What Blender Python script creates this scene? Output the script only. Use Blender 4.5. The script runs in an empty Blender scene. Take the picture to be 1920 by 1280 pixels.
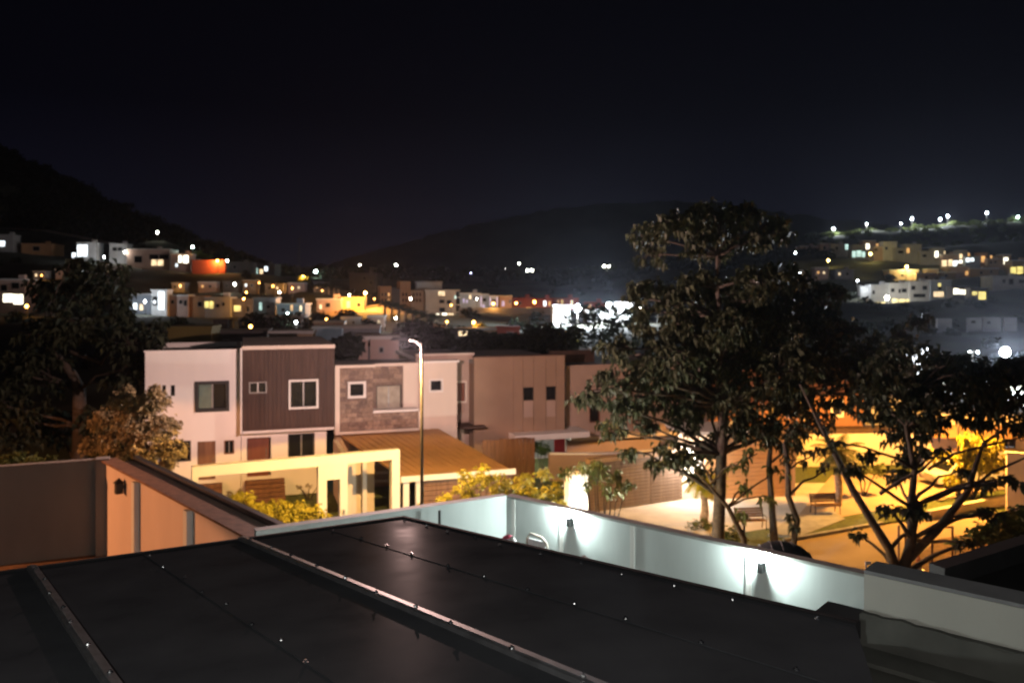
import bpy, math, random
import numpy as np
from mathutils import Vector
random.seed(7); np.random.seed(7)
R = math.radians
scene = bpy.context.scene
C = scene.collection

# ------------------------------------------------------------------ camera, sky, light, exposure
H, F, HZ = 11.0, 1500.0, 555.0          # eye height (m), focal length and horizon row in photo pixels
cam_d = bpy.data.cameras.new('camera'); cam = bpy.data.objects.new('camera', cam_d); C.objects.link(cam)
cam.location = (0, 0, H); cam.rotation_euler = (R(90), 0, 0)
cam_d.sensor_width = 36; cam_d.lens = F/1920*36; cam_d.shift_y = -(640-HZ)/1920
cam_d.clip_start = 0.1; cam_d.clip_end = 6000
cam_d.dof.use_dof = True; cam_d.dof.focus_distance = 5.0; cam_d.dof.aperture_fstop = 2.0
scene.camera = cam

world = bpy.data.worlds.new('World'); scene.world = world; world.use_nodes = True
wn, wl = world.node_tree.nodes, world.node_tree.links
wn.clear()
w_out = wn.new('ShaderNodeOutputWorld'); w_add = wn.new('ShaderNodeAddShader')
sky = wn.new('ShaderNodeTexSky'); sky.sky_type = 'NISHITA'; sky.sun_disc = False
sky.sun_elevation = R(-9); sky.sun_rotation = R(200)
b1 = wn.new('ShaderNodeBackground'); b1.inputs[1].default_value = 0.05
wl.new(sky.outputs[0], b1.inputs[0])
geo = wn.new('ShaderNodeTexCoord'); sep = wn.new('ShaderNodeSeparateXYZ'); ramp = wn.new('ShaderNodeValToRGB')
wl.new(geo.outputs['Generated'], sep.inputs[0]); wl.new(sep.outputs[2], ramp.inputs[0])
e = ramp.color_ramp.elements
e[0].position = 0.0; e[0].color = (0.0046, 0.0048, 0.0102, 1)
e[1].position = 0.5; e[1].color = (0.0008, 0.0008, 0.0016, 1)
for p_, c_ in ((0.10, (0.0034, 0.0035, 0.0076, 1)), (0.22, (0.0011, 0.0011, 0.0028, 1))):
    q_ = e.new(p_); q_.color = c_
b2 = wn.new('ShaderNodeBackground'); b2.inputs[1].default_value = 1.0
wl.new(ramp.outputs[0], b2.inputs[0])
wl.new(b1.outputs[0], w_add.inputs[0]); wl.new(b2.outputs[0], w_add.inputs[1]); wl.new(w_add.outputs[0], w_out.inputs[0])

sun_d = bpy.data.lights.new('moon', 'SUN'); sun_d.energy = 0.012; sun_d.angle = R(0.5); sun_d.color = (0.8, 0.88, 1)
sun = bpy.data.objects.new('moon', sun_d); C.objects.link(sun); sun.rotation_euler = (R(48), 0, R(25))

vs = scene.view_settings
vs.view_transform = 'Standard'; vs.look = 'None'; vs.exposure = 0; vs.gamma = 1; vs.use_curve_mapping = False
scene.render.engine = 'CYCLES'
cy = scene.cycles
cy.use_denoising = True; cy.denoiser = 'OPENIMAGEDENOISE'
cy.max_bounces = 5; cy.diffuse_bounces = 2; cy.glossy_bounces = 2; cy.transmission_bounces = 2; cy.volume_bounces = 0
cy.use_light_tree = True; cy.sample_clamp_indirect = 4.0; cy.caustics_reflective = False; cy.caustics_refractive = False
cy.use_adaptive_sampling = False
scene.render.filter_size = 1.8 if hasattr(scene.render, 'filter_size') else 1.5
cy.filter_width = 1.9

# ------------------------------------------------------------------ helpers
def W(px, py, Y):                       # a place Y metres ahead that a photo pixel looks at
    return Vector(((px-960)/F*Y, Y, H-(py-HZ)/F*Y))
def G(px, py, z=0.0):                   # where a pixel's line of sight meets level z
    Y = (H-z)*F/(py-HZ); return Vector(((px-960)/F*Y, Y, z))

class MB:
    def __init__(s): s.v = []; s.f = []
    def add(s, vs_, fs_):
        o = len(s.v); s.v += [tuple(p) for p in vs_]; s.f += [tuple(i+o for i in f) for f in fs_]; return s
    def box(s, x0, x1, y0, y1, z0, z1):
        return s.add([(x0,y0,z0),(x1,y0,z0),(x1,y1,z0),(x0,y1,z0),(x0,y0,z1),(x1,y0,z1),(x1,y1,z1),(x0,y1,z1)],
                     [(0,3,2,1),(4,5,6,7),(0,1,5,4),(1,2,6,5),(2,3,7,6),(3,0,4,7)])
    def prism(s, poly, z0, z1):         # polygon in plan, counter-clockwise
        n = len(poly)
        return s.add([(p[0],p[1],z0) for p in poly]+[(p[0],p[1],z1) for p in poly],
                     [tuple(range(n-1,-1,-1)), tuple(range(n,2*n))]+[(i,(i+1)%n,n+(i+1)%n,n+i) for i in range(n)])
    def slab(s, pts, t):                # four or more points in space, thickness t downwards
        n = len(pts)
        return s.add([tuple(p) for p in pts]+[(p[0],p[1],p[2]-t) for p in pts],
                     [tuple(range(n)), tuple(range(2*n-1,n-1,-1))]+[(i,n+i,n+(i+1)%n,(i+1)%n) for i in range(n)])
    def tube(s, pts, rad, n=7, cap=True):
        pts = [Vector(p) for p in pts]; m = len(pts)
        if not hasattr(rad, '__len__'): rad = [rad]*m
        o = len(s.v); up = Vector((0.31, 0.17, 0.93))
        for i, p in enumerate(pts):
            d = (pts[min(i+1,m-1)]-pts[max(i-1,0)]).normalized()
            a = d.cross(up)
            if a.length < 0.15: a = d.cross(Vector((1,0,0)))
            a.normalize(); b = d.cross(a)
            for k in range(n):
                t = 2*math.pi*k/n; s.v.append(tuple(p+(a*math.cos(t)+b*math.sin(t))*rad[i]))
        for i in range(m-1):
            for k in range(n):
                s.f.append((o+i*n+k, o+i*n+(k+1)%n, o+(i+1)*n+(k+1)%n, o+(i+1)*n+k))
        if cap:
            s.f.append(tuple(o+k for k in range(n))[::-1]); s.f.append(tuple(o+(m-1)*n+k for k in range(n)))
        return s
    def ball(s, c, rx, ry=None, rz=None, n=10, m=6):
        ry = ry or rx; rz = rz or rx; o = len(s.v)
        s.v.append((c[0],c[1],c[2]+rz))
        for i in range(1, m):
            t = math.pi*i/m
            for k in range(n):
                p = 2*math.pi*k/n
                s.v.append((c[0]+rx*math.sin(t)*math.cos(p), c[1]+ry*math.sin(t)*math.sin(p), c[2]+rz*math.cos(t)))
        s.v.append((c[0],c[1],c[2]-rz)); last = len(s.v)-1
        for k in range(n):
            s.f.append((o, o+1+k, o+1+(k+1)%n)); b = o+1+(m-2)*n
            s.f.append((last, b+(k+1)%n, b+k))
        for i in range(m-2):
            for k in range(n):
                a = o+1+i*n; s.f.append((a+k, a+n+k, a+n+(k+1)%n, a+(k+1)%n))
        return s
    def build(s, name, mat, parent=None, smooth=False, **kw):
        me = bpy.data.meshes.new(name); me.from_pydata(s.v, [], s.f); me.update()
        if smooth: me.polygons.foreach_set('use_smooth', [True]*len(me.polygons))
        return mesh_obj(name, me, mat, parent, **kw)

def mesh_obj(name, me, mat, parent=None, **kw):
    if mat and not me.materials: me.materials.append(mat)
    o = bpy.data.objects.new(name, me); C.objects.link(o)
    if parent: o.parent = parent
    for k, v in kw.items(): o[k] = v
    return o
def thing(name, label, cat, loc=(0,0,0), rz=0, group=None):
    o = bpy.data.objects.new(name, None); C.objects.link(o)
    o.location = loc; o.rotation_euler = (0,0,rz); o.empty_display_size = 0.3
    o['label'] = label; o['category'] = cat
    if group: o['group'] = group
    return o
def tag(o, label, cat, group=None):
    o['label'] = label; o['category'] = cat
    if group: o['group'] = group
    return o
def light(name, kind, loc, power, col, parent=None, radius=0.1, rot=None, cone=None, blend=0.1):
    d = bpy.data.lights.new(name, kind); d.energy = power; d.color = col
    if kind in ('POINT', 'SPOT'): d.shadow_soft_size = radius
    if cone: d.spot_size = R(cone); d.spot_blend = blend
    o = bpy.data.objects.new(name, d); C.objects.link(o); o.location = loc
    if rot: o.rotation_euler = rot
    if parent: o.parent = parent
    return o
ORD = ['leftmost','second from left','third from left','fourth from left','fifth from left','sixth from left','seventh from left',
       'eighth from left','ninth from left','tenth from left','eleventh from left','twelfth from left','thirteenth from left']
def ordinal(i, n): return 'rightmost' if i == n-1 else ORD[i]

MATS = {}
def mat(name, col, rough=0.7, var=0.12, scale=3.0, bump=0.0, metal=0.0, spec=0.4, streak=0.0):
    if name in MATS: return MATS[name]
    m = bpy.data.materials.new(name); m.use_nodes = True; nt = m.node_tree; b = nt.nodes['Principled BSDF']
    b.inputs['Roughness'].default_value = rough; b.inputs['Metallic'].default_value = metal
    b.inputs['Specular IOR Level'].default_value = spec
    tc = nt.nodes.new('ShaderNodeTexCoord'); nz = nt.nodes.new('ShaderNodeTexNoise')
    nz.inputs['Scale'].default_value = scale; nz.inputs['Detail'].default_value = 6
    src = tc.outputs['Object']
    if streak:
        mp = nt.nodes.new('ShaderNodeMapping'); mp.inputs['Scale'].default_value = (1, 1, streak)
        nt.links.new(src, mp.inputs[0]); src = mp.outputs[0]
    nt.links.new(src, nz.inputs[0])
    rp = nt.nodes.new('ShaderNodeValToRGB'); q = rp.color_ramp.elements
    q[0].position = 0.3; q[1].position = 0.7
    q[0].color = tuple(max(0, c*(1-var)) for c in col)+(1,); q[1].color = tuple(min(1, c*(1+var)) for c in col)+(1,)
    nt.links.new(nz.outputs[0], rp.inputs[0]); nt.links.new(rp.outputs[0], b.inputs['Base Color'])
    if bump:
        bp = nt.nodes.new('ShaderNodeBump'); bp.inputs['Strength'].default_value = bump; bp.inputs['Distance'].default_value = 0.05
        nt.links.new(nz.outputs[0], bp.inputs['Height']); nt.links.new(bp.outputs[0], b.inputs['Normal'])
    MATS[name] = m; return m
def emit(name, col, strength, sample=False):
    if name in MATS: return MATS[name]
    m = bpy.data.materials.new(name); m.use_nodes = True; nt = m.node_tree; b = nt.nodes['Principled BSDF']
    b.inputs['Base Color'].default_value = (0.6,0.6,0.6,1)
    b.inputs['Emission Color'].default_value = tuple(col)+(1,); b.inputs['Emission Strength'].default_value = strength
    if not sample: m.cycles.emission_sampling = 'NONE'
    MATS[name] = m; return m
def window_glow(name, col, strength):   # a lit room behind curtains: uneven from pane to pane
    if name in MATS: return MATS[name]
    m = emit(name, col, strength); nt = m.node_tree; b = nt.nodes['Principled BSDF']
    tc = nt.nodes.new('ShaderNodeTexCoord'); nz = nt.nodes.new('ShaderNodeTexNoise'); nz.inputs['Scale'].default_value = 0.9
    mr = nt.nodes.new('ShaderNodeMapRange'); mr.inputs['From Min'].default_value = 0.3; mr.inputs['From Max'].default_value = 0.7
    mr.inputs['To Min'].default_value = strength*0.45; mr.inputs['To Max'].default_value = strength*1.3
    nt.links.new(tc.outputs['Object'], nz.inputs[0]); nt.links.new(nz.outputs[0], mr.inputs[0]); nt.links.new(mr.outputs[0], b.inputs['Emission Strength'])
    return m
def leaf_mat(name, col, var=0.45, trans=0.3, rough=0.55):
    if name in MATS: return MATS[name]
    m = mat(name, col, rough, var, 1.7); nt = m.node_tree; b = nt.nodes['Principled BSDF']
    t = nt.nodes.new('ShaderNodeBsdfTranslucent'); mx = nt.nodes.new('ShaderNodeMixShader'); mx.inputs[0].default_value = trans
    rp = [n for n in nt.nodes if n.type == 'VALTORGB'][0]; out = nt.nodes['Material Output']
    nt.links.new(rp.outputs[0], t.inputs[0]); nt.links.new(b.outputs[0], mx.inputs[1]); nt.links.new(t.outputs[0], mx.inputs[2])
    nt.links.new(mx.outputs[0], out.inputs[0]); return m
white = mat('white_paint', (0.74,0.72,0.69), 0.75, 0.05, 0.7, streak=0.3)
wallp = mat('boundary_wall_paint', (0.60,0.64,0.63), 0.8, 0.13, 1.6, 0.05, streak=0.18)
greyp = mat('grey_wall_paint', (0.36,0.35,0.33), 0.85, 0.1, 0.9)
cream = mat('cream_render', (0.66,0.58,0.50), 0.85, 0.07, 0.8, streak=0.3)
tan = mat('tan_render', (0.31,0.215,0.155), 0.85, 0.08, 0.8)
pinkish = mat('pinkish_render', (0.40,0.30,0.25), 0.85, 0.08, 0.8)
brown = mat('brown_cladding', (0.058,0.033,0.025), 0.7, 0.25, 5, streak=0.1)
wood = mat('brown_wood', (0.17,0.085,0.045), 0.6, 0.3, 6, 0.1, streak=0.1)
redwood = mat('red_brown_door', (0.15,0.05,0.03), 0.5, 0.2, 6, streak=0.1)
blackm = mat('black_metal', (0.02,0.02,0.02), 0.5, 0.2, 3)
greym = mat('grey_metal', (0.28,0.28,0.28), 0.45, 0.15, 4, metal=0.6)
polem = mat('galvanised_pole', (0.04,0.036,0.032), 0.55, 0.2, 4)
alum = mat('aluminium', (0.13,0.135,0.145), 0.5, 0.3, 9, metal=0.4)
screwm = mat('screw_steel', (0.85,0.88,0.9), 0.25, 0.05, 9, metal=1.0)
glass = mat('dark_glass', (0.012,0.013,0.014), 0.12, 0.1, 1, spec=0.25)
curtain = mat('pale_curtain', (0.33,0.30,0.24), 0.7, 0.2, 3, spec=0.6)
concrete = mat('concrete', (0.30,0.30,0.28), 0.9, 0.2, 2.5, 0.2)
wetc = mat('stained_concrete', (0.075,0.077,0.07), 0.85, 0.35, 2.0, 0.2)
tilem = mat('roof_sheet_orange', (0.40,0.23,0.11), 0.75, 0.12, 1.2)
stone_a = mat('stone_a', (0.22,0.16,0.125), 0.85, 0.3, 8, 0.4)
stone_b = mat('stone_b', (0.28,0.21,0.165), 0.85, 0.3, 8, 0.4)
stone_c = mat('stone_c', (0.165,0.12,0.10), 0.85, 0.3, 8, 0.4)
bark = mat('bark', (0.055,0.043,0.033), 0.9, 0.35, 7, 0.5)
barkp = mat('palm_bark', (0.30,0.22,0.15), 0.9, 0.4, 9, 0.6)
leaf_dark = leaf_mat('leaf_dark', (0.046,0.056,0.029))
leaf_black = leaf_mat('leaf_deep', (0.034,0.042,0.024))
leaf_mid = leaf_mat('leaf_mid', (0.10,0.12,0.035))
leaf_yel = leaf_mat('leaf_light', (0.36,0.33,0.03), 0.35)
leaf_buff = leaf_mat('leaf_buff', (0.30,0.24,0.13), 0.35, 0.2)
leaf_palm = leaf_mat('leaf_palm', (0.13,0.13,0.04))
grass_m = mat('lawn', (0.075,0.095,0.025), 0.95, 0.4, 6, 0.4)
earth = mat('bare_earth', (0.16,0.09,0.05), 0.95, 0.35, 3, 0.5)
hillm = mat('hill_scrub', (0.085,0.085,0.058), 0.95, 0.5, 0.06)
paving = mat('pale_paving', (0.46,0.42,0.38), 0.85, 0.12, 1.0, 0.1)
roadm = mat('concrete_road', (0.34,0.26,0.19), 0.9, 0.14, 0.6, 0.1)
WARM, AMBER, COOL, TEAL, YEL, SOD = (1,0.80,0.50), (1,0.55,0.16), (0.84,0.92,1.0), (0.72,1.0,0.93), (1,0.80,0.25), (1,0.50,0.09)
lit = {'w': window_glow('lit_window_warm', (1,0.72,0.40), 1.5), 'a': window_glow('lit_window_amber', (1,0.48,0.13), 1.1),
       'c': window_glow('lit_window_cool', (0.85,0.95,1.0), 2.4), 'y': window_glow('lit_window_yellow', (1,0.80,0.22), 1.3),
       't': window_glow('lit_window_teal', (0.66,1.0,0.90), 1.1), 'v': window_glow('lit_trim_violet', (0.55,0.5,1.0), 0.6), 'd': glass,
       'W': window_glow('lit_window_bright', (1,0.90,0.68), 4.0)}
bulb = {'c': emit('bulb_cool', COOL, 60), 'w': emit('bulb_white', (1,0.95,0.80), 60), 'a': emit('bulb_sodium', (1,0.40,0.07), 14),
        't': emit('bulb_greenish', TEAL, 55), 'v': emit('bulb_violet', (0.55,0.5,1), 20), 'y': emit('bulb_yellow', (1,0.66,0.16), 16)}
LCOL = {'c': COOL, 'w': (1,0.95,0.82), 'a': (1,0.42,0.08), 't': TEAL, 'v': (0.6,0.55,1), 'y': YEL}

class Fr:                               # a local frame standing on the ground: x along the front, y away from the street
    def __init__(s, o, ang, z=0.0):
        s.o = Vector((o[0], o[1], z)); s.a = ang; s.u = Vector((math.cos(ang), math.sin(ang))); s.w = Vector((-math.sin(ang), math.cos(ang)))
    def x(s, px, d=0.0):
        k = (px-960)/F; return (k*(s.o.y+s.w.y*d)-(s.o.x+s.w.x*d))/(s.u.x-k*s.u.y)
    def z(s, px, py, d=0.0):
        Y = s.o.y+s.u.y*s.x(px,d)+s.w.y*d; return H-(py-HZ)/F*Y-s.o.z
    def rect(s, r, d=0.0):              # pixel rectangle on the plane y=d -> x0,x1,z0,z1
        pxm, pym = (r[0]+r[2])/2, (r[1]+r[3])/2
        return s.x(r[0],d), s.x(r[2],d), s.z(pxm,r[3],d), s.z(pxm,r[1],d)
def wall_holes(mb, x0, x1, z0, z1, y0, y1, holes):
    xs = sorted({x0,x1}|{min(max(h[i],x0),x1) for h in holes for i in (0,1)}); zs = sorted({z0,z1}|{min(max(h[i],z0),z1) for h in holes for i in (2,3)})
    for a, b in zip(xs, xs[1:]):
        run = None
        for c, d in zip(zs, zs[1:]):
            mx, mz = (a+b)/2, (c+d)/2
            solid = not any(h[0] < mx < h[1] and h[2] < mz < h[3] for h in holes)
            if solid: run = (run[0], d) if run else (c, d)
            if (not solid or d == z1) and run:
                mb.box(a, b, y0, y1, run[0], run[1]); run = None
    return mb
def window(parent, r, y, frame=blackm, panes=2, t=0.06, proud=0.0, glassm=None, kind='window', depth=0.12, sash=None):
    x0,x1,z0,z1 = r; m = MB()
    p = y-proud; q = y+depth
    for b in ((x0,x0+t,z0,z1),(x1-t,x1,z0,z1),(x0+t,x1-t,z0,z0+t),(x0+t,x1-t,z1-t,z1)): m.box(b[0],b[1],p,q,b[2],b[3])
    w = m.build(kind, frame, parent)
    n = max(1, panes); s = (x1-x0-2*t)/n
    for i in range(n):
        g = MB(); a = x0+t+i*s+0.012; b = a+s-0.024
        g.box(a, b, y+0.075, y+0.09, z0+t+0.01, z1-t-0.01)
        gm = glassm[i % len(glassm)] if isinstance(glassm, (list, tuple)) else (glassm or glass)
        g.build('pane', gm, w)
    if n > 1:
        sm = MB()
        for i in range(1, n): sm.box(x0+t+i*s-0.03, x0+t+i*s+0.03, y+0.045, y+0.07, z0+t, z1-t)
        sm.build('mullion', sash or greym, w)
    return w

# ------------------------------------------------------------------ foliage helpers
def leaves_mesh(cent, n_leaf, size, droop=0.5, wide=0.3, up=0.15, jit=0.25, rng=np.random):
    """whorls of drooping leaves round each point"""
    cent = np.asarray(cent, float); N = len(cent); M = n_leaf
    phi = rng.rand(N,1)*6.28+np.arange(M)[None,:]*(6.2832/M)+rng.randn(N,M)*0.3
    L = size*(0.7+0.6*rng.rand(N,M)); dr = droop*(0.4+1.1*rng.rand(N,M))
    cs, sn = np.cos(phi), np.sin(phi)
    base = cent[:,None,:]+rng.randn(N,M,3)*size*jit
    mid = base+np.stack([cs*L*0.5, sn*L*0.5, up*L-dr*L*0.25], -1)
    tip = base+np.stack([cs*L*(1-0.45*dr), sn*L*(1-0.45*dr), -dr*L], -1)
    side = np.stack([-sn*L*wide*0.5, cs*L*wide*0.5, rng.randn(N,M)*L*0.08], -1)
    v = np.stack([base, mid+side, tip, mid-side], 2).reshape(-1,3)
    k = np.arange(N*M)*4
    f = np.concatenate([np.stack([k,k+1,k+2],1), np.stack([k,k+2,k+3],1)])
    return v, f
def quick_mesh(name, v, f):
    me = bpy.data.meshes.new(name); nv, nf = len(v), len(f)
    me.vertices.add(nv); me.vertices.foreach_set('co', np.asarray(v, np.float32).ravel())
    me.loops.add(nf*3); me.loops.foreach_set('vertex_index', np.asarray(f, np.int32).ravel())
    me.polygons.add(nf); me.polygons.foreach_set('loop_start', np.arange(nf, dtype=np.int32)*3)
    me.update(calc_edges=True); me.validate(); return me
def in_blob(c, r, n, shell=0.45, rng=np.random):
    d = rng.randn(n,3); d /= np.linalg.norm(d,axis=1)[:,None]
    rad = shell+(1-shell)*rng.rand(n,1)**0.5
    return np.asarray(c)[None,:]+d*rad*np.asarray(r)[None,:]
def limb(a, b, r0, r1, sag=0.0, wob=0.12, n=5):
    a, b = Vector(a), Vector(b); L = (b-a).length; pts = []
    for i in range(n+1):
        t = i/n; p = a.lerp(b, t)+Vector((0,0,sag*L*math.sin(math.pi*t)))
        if 0 < i < n: p += Vector((random.uniform(-1,1),random.uniform(-1,1),random.uniform(-1,1)))*wob*L/n
        pts.append(p)
    return pts, [r0+(r1-r0)*i/n for i in range(n+1)]

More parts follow.
